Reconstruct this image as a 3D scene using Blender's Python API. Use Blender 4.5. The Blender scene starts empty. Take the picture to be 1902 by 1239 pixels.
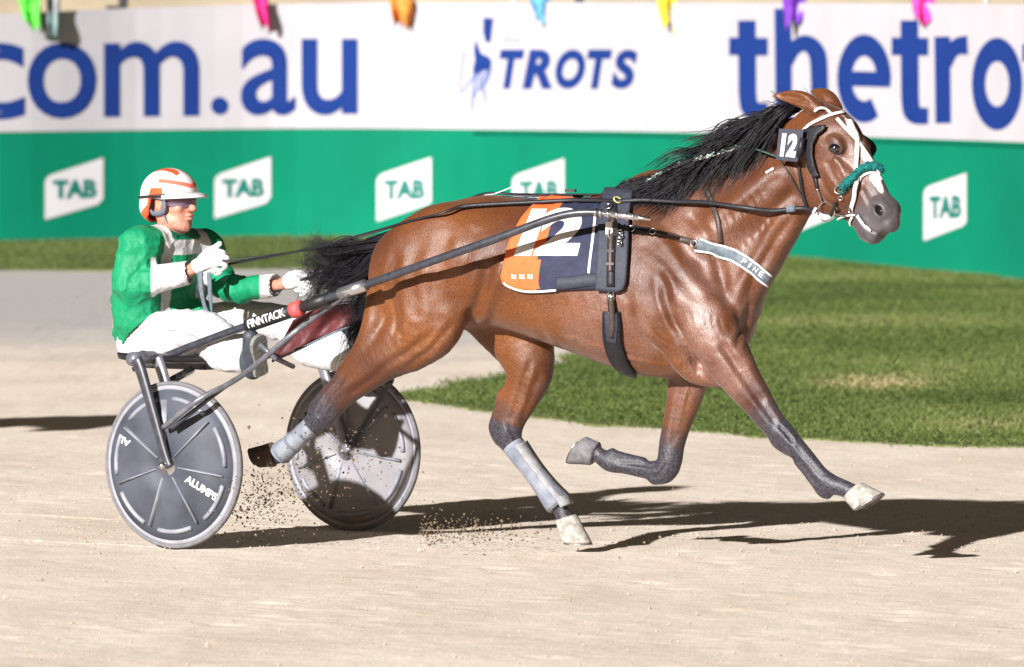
import bpy, bmesh, math, random
import numpy as np
from mathutils import Vector, Matrix
from mathutils.bvhtree import BVHTree

random.seed(7); RNG = np.random.default_rng(7)
scene = bpy.context.scene
COL = scene.collection

# ------------------------------------------------------------------ camera
F_PX, CX, CY = 16000.0, 951.0, 619.5          # 300 mm lens seen in photograph pixels
CAM_H = 2.5
PITCH = math.atan(707.5 / F_PX)
cam_d = bpy.data.cameras.new('camera')
cam_d.sensor_width = 36.0
cam_d.lens = 36.0 * F_PX / 1902.0
cam_d.clip_start, cam_d.clip_end = 1.0, 4000.0
cam_d.dof.use_dof = True
cam_d.dof.focus_distance = 35.6
cam_d.dof.aperture_fstop = 6.0
cam = bpy.data.objects.new('camera', cam_d)
cam.location = (0, 0, CAM_H)
cam.rotation_euler = (math.pi / 2 - PITCH, 0, 0)
COL.objects.link(cam)
scene.camera = cam

# ------------------------------------------------------------------ light
SUN_DIR = Vector((1.42, 2.25, -1.0)).normalized()      # direction the floodlight travels
sun_d = bpy.data.lights.new('floodlight', 'SUN')
sun_d.energy = 5.0
sun_d.angle = math.radians(0.9)
sun_d.color = (1.0, 0.985, 0.975)
sun = bpy.data.objects.new('floodlight', sun_d)
sun.rotation_euler = SUN_DIR.to_track_quat('-Z', 'Y').to_euler()
sun.location = (-20, -20, 20)
COL.objects.link(sun)

world = bpy.data.worlds.new('World')
scene.world = world
world.use_nodes = True
wn = world.node_tree
sky = wn.nodes.new('ShaderNodeTexSky')
sky.sky_type = 'NISHITA'
sky.sun_disc = False
sky.sun_elevation = math.asin(-SUN_DIR.z)
sky.sun_rotation = math.atan2(-SUN_DIR.x, -SUN_DIR.y)
bg = wn.nodes['Background']
tint = wn.nodes.new('ShaderNodeMix'); tint.data_type = 'RGBA'; tint.blend_type = 'MULTIPLY'; tint.inputs['Factor'].default_value = 1.0
tint.inputs['B'].default_value = (1.0, .66, .38, 1)          # night air lit by warm floodlights
wn.links.new(sky.outputs[0], tint.inputs['A']); wn.links.new(tint.outputs['Result'], bg.inputs[0])
bg.inputs[1].default_value = 0.024

vs = scene.view_settings
vs.view_transform = 'Standard'
vs.look = 'None'
vs.exposure = 1.05
vs.gamma = 1.0
vs.use_curve_mapping = False
scene.render.film_transparent = False

# ------------------------------------------------------------------ measuring helpers
_c, _s = math.cos(PITCH), math.sin(PITCH)
def ray(px, py):
    u, v = (px - CX) / F_PX, (CY - py) / F_PX
    return np.array([u, _c + v * _s, -_s + v * _c])
def P(px, py, depth):
    """world point seen at photograph pixel (px,py) at the given distance"""
    r = ray(px, py)
    return np.array([0, 0, CAM_H]) + r * (depth / r[1])
def proj(p):
    p = np.asarray(p, float)
    q = p - np.array([0, 0, CAM_H])
    yc = q[..., 1] * _c - q[..., 2] * _s
    zc = q[..., 1] * _s + q[..., 2] * _c
    return np.stack([CX + F_PX * q[..., 0] / yc, CY - F_PX * zc / yc], -1)
class Frame:
    """x ahead, y to its left, z up; yaw is how far ahead is turned to the camera"""
    def __init__(self, origin, yaw):
        a = math.radians(yaw)
        self.o = np.array(origin, float)
        self.h = np.array([math.cos(a), -math.sin(a), 0.0])
        self.l = np.array([math.sin(a), math.cos(a), 0.0])
        self.R = np.stack([self.h, self.l, [0, 0, 1.0]], 1)
    def w(self, p):
        return np.asarray(p, float) @ self.R.T + self.o
    def loc(self, p):
        return (np.asarray(p, float) - self.o) @ self.R
    def px(self, px, py, y=0.0):
        """local point on the plane y=const seen at the pixel"""
        r = ray(px, py); c = np.array([0, 0, CAM_H])
        t = (y - (c - self.o) @ self.l) / (r @ self.l)
        return self.loc(c + r * t)
    def wpx(self, px, py, y=0.0):
        return self.w(self.px(px, py, y))

# ------------------------------------------------------------------ object helpers
def lin(r, g, b):
    f = lambda c: (c / 255 / 12.92) if c / 255 <= 0.04045 else ((c / 255 + 0.055) / 1.055) ** 2.4
    return (f(r), f(g), f(b), 1.0)

def mesh_from(name, v, faces):
    me = bpy.data.meshes.new(name)
    v = np.asarray(v, np.float32)
    if isinstance(faces, np.ndarray):
        n, k = faces.shape
        me.vertices.add(len(v)); me.vertices.foreach_set('co', v.ravel())
        me.loops.add(n * k); me.loops.foreach_set('vertex_index', faces.ravel().astype(np.int32))
        me.polygons.add(n)
        me.polygons.foreach_set('loop_start', np.arange(0, n * k, k, dtype=np.int32))
        me.polygons.foreach_set('loop_total', np.full(n, k, np.int32))
        me.update(calc_edges=True); me.validate()
    else:
        me.from_pydata([tuple(map(float, x)) for x in v], [], [tuple(int(i) for i in f) for f in faces])
        me.update()
    return me

def smooth(me, on=True):
    me.polygons.foreach_set('use_smooth', np.full(len(me.polygons), on, bool))
    me.update()

def tag(o, label=None, cat=None, group=None, kind=None):
    if label: o['label'] = label
    if cat: o['category'] = cat
    if group: o['group'] = group
    if kind: o['kind'] = kind
    return o

def thing(name, label, cat, loc=(0, 0, 0), group=None):
    o = bpy.data.objects.new(name, None)
    o.empty_display_size = 0.1
    o.location = tuple(float(c) for c in loc)
    COL.objects.link(o)
    return tag(o, label, cat, group)

def world_loc(o):
    p = np.zeros(3)
    while o is not None:
        p = p + np.array(o.location); o = o.parent
    return p

def obj(name, v, faces, mat, parent=None, sm=True, loc=None, label=None):
    """one mesh object from world coordinates"""
    v = np.asarray(v, float)
    base = world_loc(parent) if parent is not None else np.zeros(3)
    me = mesh_from(name, v - base - (np.array(loc) - base if loc is not None else 0), faces)
    if mat is not None:
        for m in (mat if isinstance(mat, (list, tuple)) else [mat]):
            me.materials.append(m)
    if sm: smooth(me)
    o = bpy.data.objects.new(name, me)
    if loc is not None: o.location = tuple(np.array(loc) - base)
    if parent is not None: o.parent = parent
    COL.objects.link(o)
    if label: o['label'] = label
    return o

class MB:
    """collects shapes into one mesh"""
    def __init__(self): self.v = []; self.f = []; self.n = 0
    def add(self, v, f):
        v = np.asarray(v, float)
        self.v.append(v); self.f += [tuple(int(i) + self.n for i in q) for q in f]; self.n += len(v)
        return self
    def tube(self, pts, r, n=10, cap=True, flat=1.0, up=(0, 0, 1)):
        pts = [np.asarray(p, float) for p in pts]
        m = len(pts); rr = np.broadcast_to(np.asarray(r, float), (m,))
        V = []; ref = None
        for i in range(m):
            t = pts[min(i + 1, m - 1)] - pts[max(i - 1, 0)]
            t = t / (np.linalg.norm(t) + 1e-12)
            if ref is None:
                ref = np.cross(t, up)
                if np.linalg.norm(ref) < 1e-3: ref = np.cross(t, (1, 0, 0))
            a = ref - t * (ref @ t); a /= np.linalg.norm(a) + 1e-12; ref = a
            b = np.cross(t, a)
            for j in range(n):
                th = 2 * math.pi * j / n
                V.append(pts[i] + rr[i] * (math.cos(th) * a + flat * math.sin(th) * b))
        Fc = [(i * n + j, i * n + (j + 1) % n, (i + 1) * n + (j + 1) % n, (i + 1) * n + j) for i in range(m - 1) for j in range(n)]
        if cap:
            Fc.append(tuple(range(n))[::-1]); Fc.append(tuple((m - 1) * n + j for j in range(n)))
        return self.add(V, Fc)
    def box(self, c, ax, ay, az, sx, sy, sz):
        c = np.asarray(c, float); ax, ay, az = (np.asarray(a, float) / np.linalg.norm(a) for a in (ax, ay, az))
        V = [c + ax * sx / 2 * i + ay * sy / 2 * j + az * sz / 2 * k for i in (-1, 1) for j in (-1, 1) for k in (-1, 1)]
        return self.add(V, [(0, 1, 3, 2), (4, 6, 7, 5), (0, 4, 5, 1), (2, 3, 7, 6), (0, 2, 6, 4), (1, 5, 7, 3)])
    def ring(self, c, n, R, r, seg=24, k=8, arc=2 * math.pi, start=None):
        c = np.asarray(c, float); n = np.asarray(n, float) / np.linalg.norm(n)
        a = np.cross(n, (0, 0, 1)) if start is None else np.asarray(start, float)
        a = a - n * (a @ n)
        if np.linalg.norm(a) < 1e-6: a = np.array([1.0, 0, 0])
        a /= np.linalg.norm(a); b = np.cross(n, a)
        V = []
        for i in range(seg):
            th = arc * i / seg; d = math.cos(th) * a + math.sin(th) * b
            for j in range(k):
                ph = 2 * math.pi * j / k
                V.append(c + d * (R + r * math.cos(ph)) + n * r * math.sin(ph))
        Fc = [(i * k + j, ((i + 1) % seg) * k + j, ((i + 1) % seg) * k + (j + 1) % k, i * k + (j + 1) % k) for i in range(seg) for j in range(k)]
        return self.add(V, Fc)
    def ball(self, c, r, n=10, m=8, R=None):
        c = np.asarray(c, float); r = np.broadcast_to(np.asarray(r, float), (3,)); V = []
        for i in range(1, m):
            th = math.pi * i / m
            for j in range(n):
                ph = 2 * math.pi * j / n
                V.append(np.array([math.sin(th) * math.cos(ph), math.sin(th) * math.sin(ph), math.cos(th)]) * r)
        V.append(np.array([0, 0, r[2]])); V.append(np.array([0, 0, -r[2]]))
        V = np.array(V)
        if R is not None: V = V @ np.asarray(R).T
        V = V + c
        Fc = [(i * n + j, (i + 1) * n + j, (i + 1) * n + (j + 1) % n, i * n + (j + 1) % n) for i in range(m - 2) for j in range(n)]
        Fc += [(len(V) - 2, j, (j + 1) % n) for j in range(n)] + [(len(V) - 1, (m - 2) * n + (j + 1) % n, (m - 2) * n + j) for j in range(n)]
        return self.add(V, Fc)
    def lathe(self, c, axis, prof, seg=48):
        """prof: list of (radius, offset along axis); closed on itself"""
        c = np.asarray(c, float); n = np.asarray(axis, float) / np.linalg.norm(axis)
        a = np.cross(n, (0, 0, 1.0)); a /= np.linalg.norm(a); b = np.cross(n, a)
        V = []; k = len(prof)
        for i in range(seg):
            th = 2 * math.pi * i / seg; d = math.cos(th) * a + math.sin(th) * b
            for r, z in prof: V.append(c + d * r + n * z)
        Fc = [(i * k + j, ((i + 1) % seg) * k + j, ((i + 1) % seg) * k + (j + 1) % k, i * k + (j + 1) % k) for i in range(seg) for j in range(k)]
        return self.add(V, Fc)
    def strip(self, pts, nrm, width, thick, up=None):
        """flat strap along pts lying on a surface with normals nrm"""
        pts = np.asarray(pts, float); nrm = np.asarray(nrm, float); m = len(pts)
        width = np.broadcast_to(np.asarray(width, float), (m,)); V = []
        for i in range(m):
            t = pts[min(i + 1, m - 1)] - pts[max(i - 1, 0)]; t /= np.linalg.norm(t) + 1e-12
            n = nrm[i] - t * (nrm[i] @ t); n /= np.linalg.norm(n) + 1e-12
            b = np.cross(n, t) * width[i] / 2
            for p in (pts[i] - b, pts[i] + b, pts[i] + b * .92 + n * thick, pts[i] - b * .92 + n * thick): V.append(p)
        Fc = [(i * 4 + j, i * 4 + (j + 1) % 4, (i + 1) * 4 + (j + 1) % 4, (i + 1) * 4 + j) for i in range(m - 1) for j in range(4)]
        Fc += [(3, 2, 1, 0), tuple((m - 1) * 4 + j for j in range(4))]
        return self.add(V, Fc)
    def build(self, name, mat, parent=None, sm=True, label=None):
        return obj(name, np.concatenate(self.v), self.f, mat, parent, sm, label=label)

def spline(pts, n, closed=False):
    """Catmull-Rom through rows of pts"""
    pts = np.asarray(pts, float); m = len(pts); out = []
    segs = m if closed else m - 1
    for i in range(segs):
        g = lambda k: pts[k % m] if closed else pts[min(max(k, 0), m - 1)]
        p0, p1, p2, p3 = g(i - 1), g(i), g(i + 1), g(i + 2)
        for j in range(n):
            t = j / n
            out.append(.5 * (2 * p1 + (p2 - p0) * t + (2 * p0 - 5 * p1 + 4 * p2 - p3) * t * t + (3 * p1 - p0 - 3 * p2 + p3) * t ** 3))
    if not closed: out.append(pts[-1])
    return np.array(out)

# ------------------------------------------------------------------ materials
def material(name, col, rough=.6, var=.15, scale=30., bump=0., bscale=None, spec=.5, metal=0., sheen=0., col2=None, detail=4., trans=0., coat=0., alpha=1.):
    m = bpy.data.materials.new(name); m.use_nodes = True
    nt = m.node_tree; b = nt.nodes['Principled BSDF']
    b.inputs['Roughness'].default_value = rough
    b.inputs['Specular IOR Level'].default_value = spec
    b.inputs['Metallic'].default_value = metal
    b.inputs['Sheen Weight'].default_value = sheen
    b.inputs['Coat Weight'].default_value = coat
    b.inputs['Transmission Weight'].default_value = trans
    tc = nt.nodes.new('ShaderNodeTexCoord')
    nz = nt.nodes.new('ShaderNodeTexNoise'); nz.inputs['Scale'].default_value = scale; nz.inputs['Detail'].default_value = detail
    nt.links.new(tc.outputs['Object'], nz.inputs['Vector'])
    mx = nt.nodes.new('ShaderNodeMix'); mx.data_type = 'RGBA'
    c = np.array(col[:3])
    c2 = np.array(col2[:3]) if col2 is not None else c * (1 + var)
    mx.inputs['A'].default_value = (*(c * (1 - var) if col2 is None else c), 1)
    mx.inputs['B'].default_value = (*np.minimum(c2, 1), 1)
    rp = nt.nodes.new('ShaderNodeMapRange'); rp.inputs[1].default_value = .3; rp.inputs[2].default_value = .7
    nt.links.new(nz.outputs['Fac'], rp.inputs[0]); nt.links.new(rp.outputs[0], mx.inputs['Factor'])
    nt.links.new(mx.outputs['Result'], b.inputs['Base Color'])
    if bump:
        n2 = nt.nodes.new('ShaderNodeTexNoise'); n2.inputs['Scale'].default_value = bscale or scale * 3; n2.inputs['Detail'].default_value = 3
        nt.links.new(tc.outputs['Object'], n2.inputs['Vector'])
        bp = nt.nodes.new('ShaderNodeBump'); bp.inputs['Strength'].default_value = 1.; bp.inputs['Distance'].default_value = bump
        nt.links.new(n2.outputs['Fac'], bp.inputs['Height']); nt.links.new(bp.outputs['Normal'], b.inputs['Normal'])
    return m

# ------------------------------------------------------------------ implicit surfaces
class SDF:
    def __init__(self, lo, hi, h):
        self.lo = np.array(lo, float); self.h = h
        self.n = np.ceil((np.array(hi) - self.lo) / h).astype(int) + 1
        self.f = np.full(self.n, .2, np.float32)
        self.ax = [self.lo[i] + h * np.arange(self.n[i]) for i in range(3)]
    def _sub(self, lo, hi):
        a = np.clip(np.floor((np.asarray(lo) - self.lo) / self.h).astype(int), 0, self.n)
        b = np.clip(np.ceil((np.asarray(hi) - self.lo) / self.h).astype(int) + 1, 0, self.n)
        sl = tuple(slice(a[i], b[i]) for i in range(3))
        X, Y, Z = np.meshgrid(*[self.ax[i][sl[i]].astype(np.float32) for i in range(3)], indexing='ij', sparse=True)
        return sl, X, Y, Z
    def _mix(self, sl, d, k, sub):
        f = self.f[sl]
        if sub: f = -f
        if k > 0:
            h = np.clip(.5 + .5 * (d - f) / k, 0, 1)
            r = d + (f - d) * h - k * h * (1 - h)
        else: r = np.minimum(f, d)
        self.f[sl] = -r if sub else r
    def chain(self, pts, rad, k=.03, n=4, ky=1., sub=False):
        """smooth tapering limb; ky flattens it sideways"""
        q = np.column_stack([np.asarray(pts, float), np.asarray(rad, float)])
        if n > 1 and len(q) > 2: q = spline(q, n)
        m = q[:, 3].max() + k + 2 * self.h
        sl, X, Y, Z = self._sub(q[:, :3].min(0) - m, q[:, :3].max(0) + m)
        d = None
        for a, b in zip(q[:-1], q[1:]):
            ba = b[:3] - a[:3]; ba = ba / np.array([1, ky, 1]); L = ba @ ba + 1e-12
            x, y, z = X - a[0], (Y - a[1]) / ky, Z - a[2]
            t = np.clip((x * ba[0] + y * ba[1] + z * ba[2]) / L, 0, 1)
            e = np.sqrt((x - t * ba[0]) ** 2 + (y - t * ba[1]) ** 2 + (z - t * ba[2]) ** 2) - (a[3] + (b[3] - a[3]) * t)
            d = e if d is None else np.minimum(d, e)
        self._mix(sl, d, k, sub)
    def ell(self, c, r, k=.03, R=None, sub=False):
        c = np.asarray(c, float); r = np.asarray(r, float); m = r.max() + k + 2 * self.h
        sl, X, Y, Z = self._sub(c - m, c + m)
        x, y, z = X - c[0], Y - c[1], Z - c[2]
        if R is not None:
            R = np.asarray(R, float)
            x, y, z = (R[0, i] * x + R[1, i] * y + R[2, i] * z for i in range(3))
        k0 = np.sqrt((x / r[0]) ** 2 + (y / r[1]) ** 2 + (z / r[2]) ** 2)
        k1 = np.sqrt((x / r[0] ** 2) ** 2 + (y / r[1] ** 2) ** 2 + (z / r[2] ** 2) ** 2) + 1e-9
        self._mix(sl, k0 * (k0 - 1) / k1, k, sub)
    def loft(self, fr, s, top, bot, wid, k=.04, tp=0., ex=2.2, bp=0.):
        """section sweep: fr = (origin, axis, dorsal, side) in local coordinates; tp/bp narrow the top/bottom"""
        o, a, dd, w = (np.asarray(q, float) for q in fr)
        s = np.asarray(s, float); top, bot, wid = (np.asarray(q, float) for q in (top, bot, wid))
        tp = np.broadcast_to(np.asarray(tp, float), s.shape); bp = np.broadcast_to(np.asarray(bp, float), s.shape)
        pts = np.array([o + a * s[i] + dd * v + w * y for i in range(len(s)) for v in (top[i], bot[i]) for y in (-wid[i], wid[i])])
        sl, X, Y, Z = self._sub(pts.min(0) - k - .03, pts.max(0) + k + .03)
        x, y, z = X - o[0], Y - o[1], Z - o[2]
        S = x * a[0] + y * a[1] + z * a[2]; D = x * dd[0] + y * dd[1] + z * dd[2]; W = x * w[0] + y * w[1] + z * w[2]
        S0 = np.clip(S, s[0], s[-1])
        T = np.interp(S0, s, top); B = np.interp(S0, s, bot); Q = np.interp(S0, s, wid)
        TP = np.interp(S0, s, tp); BP = np.interp(S0, s, bp)
        c = (T + B) / 2; hh = np.maximum((T - B) / 2, .004)
        zr = (D - c) / hh
        Qe = np.maximum(Q * (1 - TP * np.clip(zr, 0, 1.2) ** 2 - BP * np.clip(-zr, 0, 1.2) ** 2), .004)
        g = (np.abs(zr) ** ex + np.abs(W / Qe) ** ex) ** (1 / ex)
        d = (g - 1) * np.minimum(hh, Qe)
        out = np.abs(S - S0)
        d = np.where(out > 0, np.sqrt(np.maximum(d, 0) ** 2 + out ** 2) + np.minimum(d, 0) * 0, d)
        self._mix(sl, d.astype(np.float32), k, False)
    def mesh(self):
        """surface nets"""
        f = self.f; ins = f < 0
        c = [ins[i:ins.shape[0] - 1 + i, j:ins.shape[1] - 1 + j, l:ins.shape[2] - 1 + l] for i in (0, 1) for j in (0, 1) for l in (0, 1)]
        allin = c[0].copy(); anyin = c[0].copy()
        for q in c[1:]: allin &= q; anyin |= q
        act = anyin & ~allin
        idx = np.argwhere(act)
        vid = np.full(act.shape, -1, np.int32); vid[act] = np.arange(len(idx))
        cor = {}
        for i in (0, 1):
            for j in (0, 1):
                for l in (0, 1): cor[i, j, l] = f[idx[:, 0] + i, idx[:, 1] + j, idx[:, 2] + l]
        acc = np.zeros((len(idx), 3)); cnt = np.zeros(len(idx))
        for ax in range(3):
            for p in (0, 1):
                for q in (0, 1):
                    k0 = [0, 0, 0]; o = [a for a in range(3) if a != ax]; k0[o[0]] = p; k0[o[1]] = q
                    k1 = list(k0); k1[ax] = 1
                    a, b = cor[tuple(k0)], cor[tuple(k1)]
                    x = (a < 0) != (b < 0)
                    t = np.where(x, a / np.where(x, a - b, 1), 0)
                    pt = np.zeros((len(idx), 3)); pt[:, o[0]] = p; pt[:, o[1]] = q; pt[:, ax] = t
                    acc += pt * x[:, None]; cnt += x
        v = self.lo + self.h * (idx + acc / cnt[:, None])
        faces = []
        for ax in range(3):
            o1, o2 = [(1, 2), (2, 0), (0, 1)][ax]
            a = [slice(None)] * 3; b = [slice(None)] * 3; a[ax] = slice(0, -1); b[ax] = slice(1, None)
            A, B = ins[tuple(a)], ins[tuple(b)]
            for sgn, M in ((1, A & ~B), (-1, ~A & B)):
                e = np.argwhere(M)
                e = e[(e[:, o1] > 0) & (e[:, o2] > 0) & (e[:, o1] < ins.shape[o1] - 1) & (e[:, o2] < ins.shape[o2] - 1)]
                q = []
                for d1, d2 in ((-1, -1), (0, -1), (0, 0), (-1, 0)):
                    g = e.copy(); g[:, o1] += d1; g[:, o2] += d2
                    q.append(vid[g[:, 0], g[:, 1], g[:, 2]])
                q = np.stack(q, 1)
                faces.append(q if sgn > 0 else q[:, ::-1])
        fc = np.concatenate(faces); fc = fc[(fc >= 0).all(1)]
        # light relaxation takes the grid steps out
        e = np.concatenate([fc[:, [i, (i + 1) % 4]] for i in range(4)])
        for lam in (.5, -.52, .5, -.52):
            sm = np.zeros_like(v); n = np.zeros(len(v))
            for ax in range(3): sm[:, ax] = np.bincount(e[:, 0], v[e[:, 1], ax], len(v))
            n = np.bincount(e[:, 0], minlength=len(v)).astype(float)
            ok = n > 0
            v[ok] += lam * (sm[ok] / n[ok, None] - v[ok])
        return v, fc

def vnoise(p, seed=0, scale=1.0, octaves=3):
    """smooth value noise for numpy points"""
    r = np.random.default_rng(seed); out = np.zeros(len(p)); amp = 1.0
    for o in range(octaves):
        T = r.random((32, 32, 32)).astype(np.float32) * 2 - 1
        q = p * scale * 2 ** o + r.random(3) * 31
        i = np.floor(q).astype(int); t = q - i; t = t * t * (3 - 2 * t)
        acc = 0
        for a in (0, 1):
            for b in (0, 1):
                for c in (0, 1):
                    w = (t[:, 0] if a else 1 - t[:, 0]) * (t[:, 1] if b else 1 - t[:, 1]) * (t[:, 2] if c else 1 - t[:, 2])
                    acc = acc + w * T[(i[:, 0] + a) % 32, (i[:, 1] + b) % 32, (i[:, 2] + c) % 32]
        out += amp * acc; amp *= .5
    return out

def attr(me, name, val):
    a = me.attributes.new(name, 'FLOAT', 'POINT'); a.data.foreach_set('value', np.asarray(val, np.float32))

def bvh_of(*objs):
    V = []; Fc = []; n = 0
    for o in objs:
        w = world_loc(o); me = o.data
        co = np.empty(len(me.vertices) * 3, np.float32); me.vertices.foreach_get('co', co)
        V += [tuple(x) for x in (co.reshape(-1, 3) + w)]
        Fc += [tuple(i + n for i in p.vertices) for p in me.polygons]; n += len(me.vertices)
    return BVHTree.FromPolygons(V, Fc)

def cast_px(bvh, px, py, off=0.0):
    """point of a surface that shows at the pixel, lifted by off along its normal"""
    r = ray(px, py); h = bvh.ray_cast(Vector((0, 0, CAM_H)), Vector(r).normalized())
    if h[0] is None: return None, None
    n = np.array(h[1]);
    if n @ r > 0: n = -n
    return np.array(h[0]) + n * off, n

# text outlines from Blender's own built-in face
_glyphs = {}
def glyph(txt, bold=0.0, shear=0.0, space=1.0):
    key = (txt, bold, shear, space)
    if key not in _glyphs:
        c = bpy.data.curves.new('t', 'FONT'); c.body = txt; c.offset = bold; c.shear = shear; c.resolution_u = 6; c.space_character = space
        c.fill_mode = 'FRONT' if hasattr(c, 'fill_mode') else c.fill_mode
        o = bpy.data.objects.new('t', c); COL.objects.link(o)
        dg = bpy.context.evaluated_depsgraph_get(); dg.update()
        ev = o.evaluated_get(dg); me = ev.to_mesh()
        v = np.array([tuple(q.co) for q in me.vertices]); f = [tuple(p.vertices) for p in me.polygons]
        ev.to_mesh_clear(); bpy.data.objects.remove(o); bpy.data.curves.remove(c)
        lo = v.min(0); hi = v.max(0)
        v = (v - lo)[:, :2] / (hi - lo)[:2]
        _glyphs[key] = (v, f)
    return _glyphs[key]
# ================================================================== setting
# ---- ground
def mat_sand():
    m = bpy.data.materials.new('track sand'); m.use_nodes = True; nt = m.node_tree; b = nt.nodes['Principled BSDF']
    b.inputs['Roughness'].default_value = .95; b.inputs['Specular IOR Level'].default_value = .15
    tc = nt.nodes.new('ShaderNodeTexCoord')
    def noise(scale, detail, vec=(1, 1, 1), rough=.6):
        mp = nt.nodes.new('ShaderNodeMapping'); mp.inputs['Scale'].default_value = vec
        nt.links.new(tc.outputs['Object'], mp.inputs[0])
        n = nt.nodes.new('ShaderNodeTexNoise'); n.inputs['Scale'].default_value = scale; n.inputs['Detail'].default_value = detail; n.inputs['Roughness'].default_value = rough
        nt.links.new(mp.outputs[0], n.inputs['Vector']); return n.outputs['Fac']
    def rng(x, a, c, lo=0., hi=1.):
        r = nt.nodes.new('ShaderNodeMapRange'); r.inputs[1].default_value = a; r.inputs[2].default_value = c; r.inputs[3].default_value = lo; r.inputs[4].default_value = hi
        nt.links.new(x, r.inputs[0]); return r.outputs[0]
    def mix(f, a, c):
        x = nt.nodes.new('ShaderNodeMix'); x.data_type = 'RGBA'
        nt.links.new(f, x.inputs['Factor'])
        for s, q in (('A', a), ('B', c)):
            if isinstance(q, tuple): x.inputs[s].default_value = q
            else: nt.links.new(q, x.inputs[s])
        return x.outputs['Result']
    fine = mix(rng(noise(48, 6, rough=.75), .36, .64), (.61, .51, .415, 1), (.86, .77, .675, 1))
    col = mix(rng(noise(1.3, 4, (1, .5, 1)), .35, .7), fine, mix(rng(noise(60, 6, rough=.75), .35, .65), (.50, .405, .315, 1), (.75, .65, .545, 1)))
    # compacted grey service lane farther back
    sp = nt.nodes.new('ShaderNodeSeparateXYZ'); nt.links.new(tc.outputs['Object'], sp.inputs[0])
    ad = nt.nodes.new('ShaderNodeMath'); ad.operation = 'MULTIPLY_ADD'; ad.inputs[1].default_value = 6.0
    nt.links.new(noise(.8, 3), ad.inputs[0]); nt.links.new(sp.outputs['Y'], ad.inputs[2])
    col = mix(rng(ad.outputs[0], 55.5, 60.5), col, (.42, .395, .375, 1))
    # dark specks of turned-up soil
    vo = nt.nodes.new('ShaderNodeTexVoronoi'); vo.inputs['Scale'].default_value = 26
    nt.links.new(tc.outputs['Object'], vo.inputs['Vector'])
    spk = nt.nodes.new('ShaderNodeMath'); spk.operation = 'MULTIPLY'
    nt.links.new(rng(vo.outputs['Distance'], .10, .22, 1., 0.), spk.inputs[0]); nt.links.new(rng(noise(1.7, 3), .58, .75), spk.inputs[1])
    col = mix(spk.outputs[0], col, (.23, .165, .105, 1))
    nt.links.new(col, b.inputs['Base Color'])
    bp = nt.nodes.new('ShaderNodeBump'); bp.inputs['Distance'].default_value = .006; bp.inputs['Strength'].default_value = .5
    nt.links.new(noise(90, 4), bp.inputs['Height']); nt.links.new(bp.outputs['Normal'], b.inputs['Normal'])
    return m
M_SAND = mat_sand()

g = obj('ground', [(-900, -60, -.06), (900, -60, -.06), (900, 1500, -.06), (-900, 1500, -.06)], [(0, 1, 2, 3)], M_SAND, sm=False)
tag(g, 'pale sandy ground around the race track', kind='structure')

def grid_sheet(xs, ys, zf):
    X, Y = np.meshgrid(xs, ys, indexing='ij'); p = np.stack([X.ravel(), Y.ravel(), np.zeros(X.size)], 1)
    p[:, 2] = zf(p)
    i = np.arange(X.size).reshape(X.shape)
    return p, np.stack([i[:-1, :-1], i[1:, :-1], i[1:, 1:], i[:-1, 1:]], -1).reshape(-1, 4)

def track_z(p):
    q = p * np.array([1, 1, 0]) + .37
    z = .0035 * vnoise(q, 3, 3.0, 3) + .0022 * vnoise(q, 4, 16, 2)
    # hoof prints of the runners ahead and the ruts left behind both wheels
    r_ = np.random.default_rng(12); h_ = np.array([.833, -.553]); l_ = np.array([.553, .833])
    for k in range(150):
        c = np.array([r_.uniform(-3.4, 3.6), r_.uniform(29.5, 42)]); d = p[:, :2] - c
        m = (np.abs(d) < .3).all(1)
        if m.any():
            a = d[m] @ h_ / .075; b = d[m] @ l_ / .06; rr = a * a + b * b
            z[m] += -.006 * np.exp(-rr) + .0018 * np.exp(-(np.sqrt(rr) - 1.6) ** 2 / .25)
    for c0 in ((-1.42, 36.1), (-.688, 37.2)):
        d = p[:, :2] - np.array(c0); a = d @ h_; b = d @ l_ + .02 * np.sin(a * 1.3)
        z += np.where(a < .03, -.007 * np.exp(-(b / .022) ** 2) + .004 * np.exp(-((np.abs(b) - .05) / .02) ** 2), 0)
    # harrow scratches along the track
    b = p[:, :2] @ l_; z += .0012 * np.sin(b * 62 + 3 * vnoise(q, 6, .8, 2)) * np.clip(vnoise(q, 7, .5, 2) + .3, 0, 1)
    return z
xs = np.concatenate([np.linspace(-14, -3.2, 40)[:-1], np.arange(-3.2, 3.4, .018), np.linspace(3.4, 14, 40)[1:]])
ys = np.concatenate([np.linspace(14, 28, 20)[:-1], np.arange(28, 44.5, .032), np.linspace(44.5, 76.5, 150)[1:]])
tv, tf = grid_sheet(xs, ys, track_z)
trk = obj('race_track', tv, tf, M_SAND)
tag(trk, 'raked pale sand race track with scuffed hoof marks', kind='structure')

# ---- advertising fence: stations (pixel column, distance, top, joint, foot)
ST = np.array([[-900, 72.6, 64, 258, 462], [-450, 74.0, 44, 250, 453], [0, 74.8, 26, 243, 447], [300, 75.5, 13, 239, 443], [600, 75.8, 6, 236, 440], [900, 75.2, 4, 238, 443],
               [1300, 72.0, 5, 244, 467], [1600, 69.0, 6, 252, 492], [1902, 65.8, 8, 262, 520], [2300, 61.0, 13, 280, 565], [2700, 56.0, 20, 300, 620]], float)
SP = spline(ST, 6)
def fence_at(px):
    return [np.interp(px, SP[:, 0], SP[:, i]) for i in range(1, 5)]
def fence_pt(px, py, off=0.0):
    d = fence_at(px)[0]
    return P(px, py, d - off)

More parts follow.
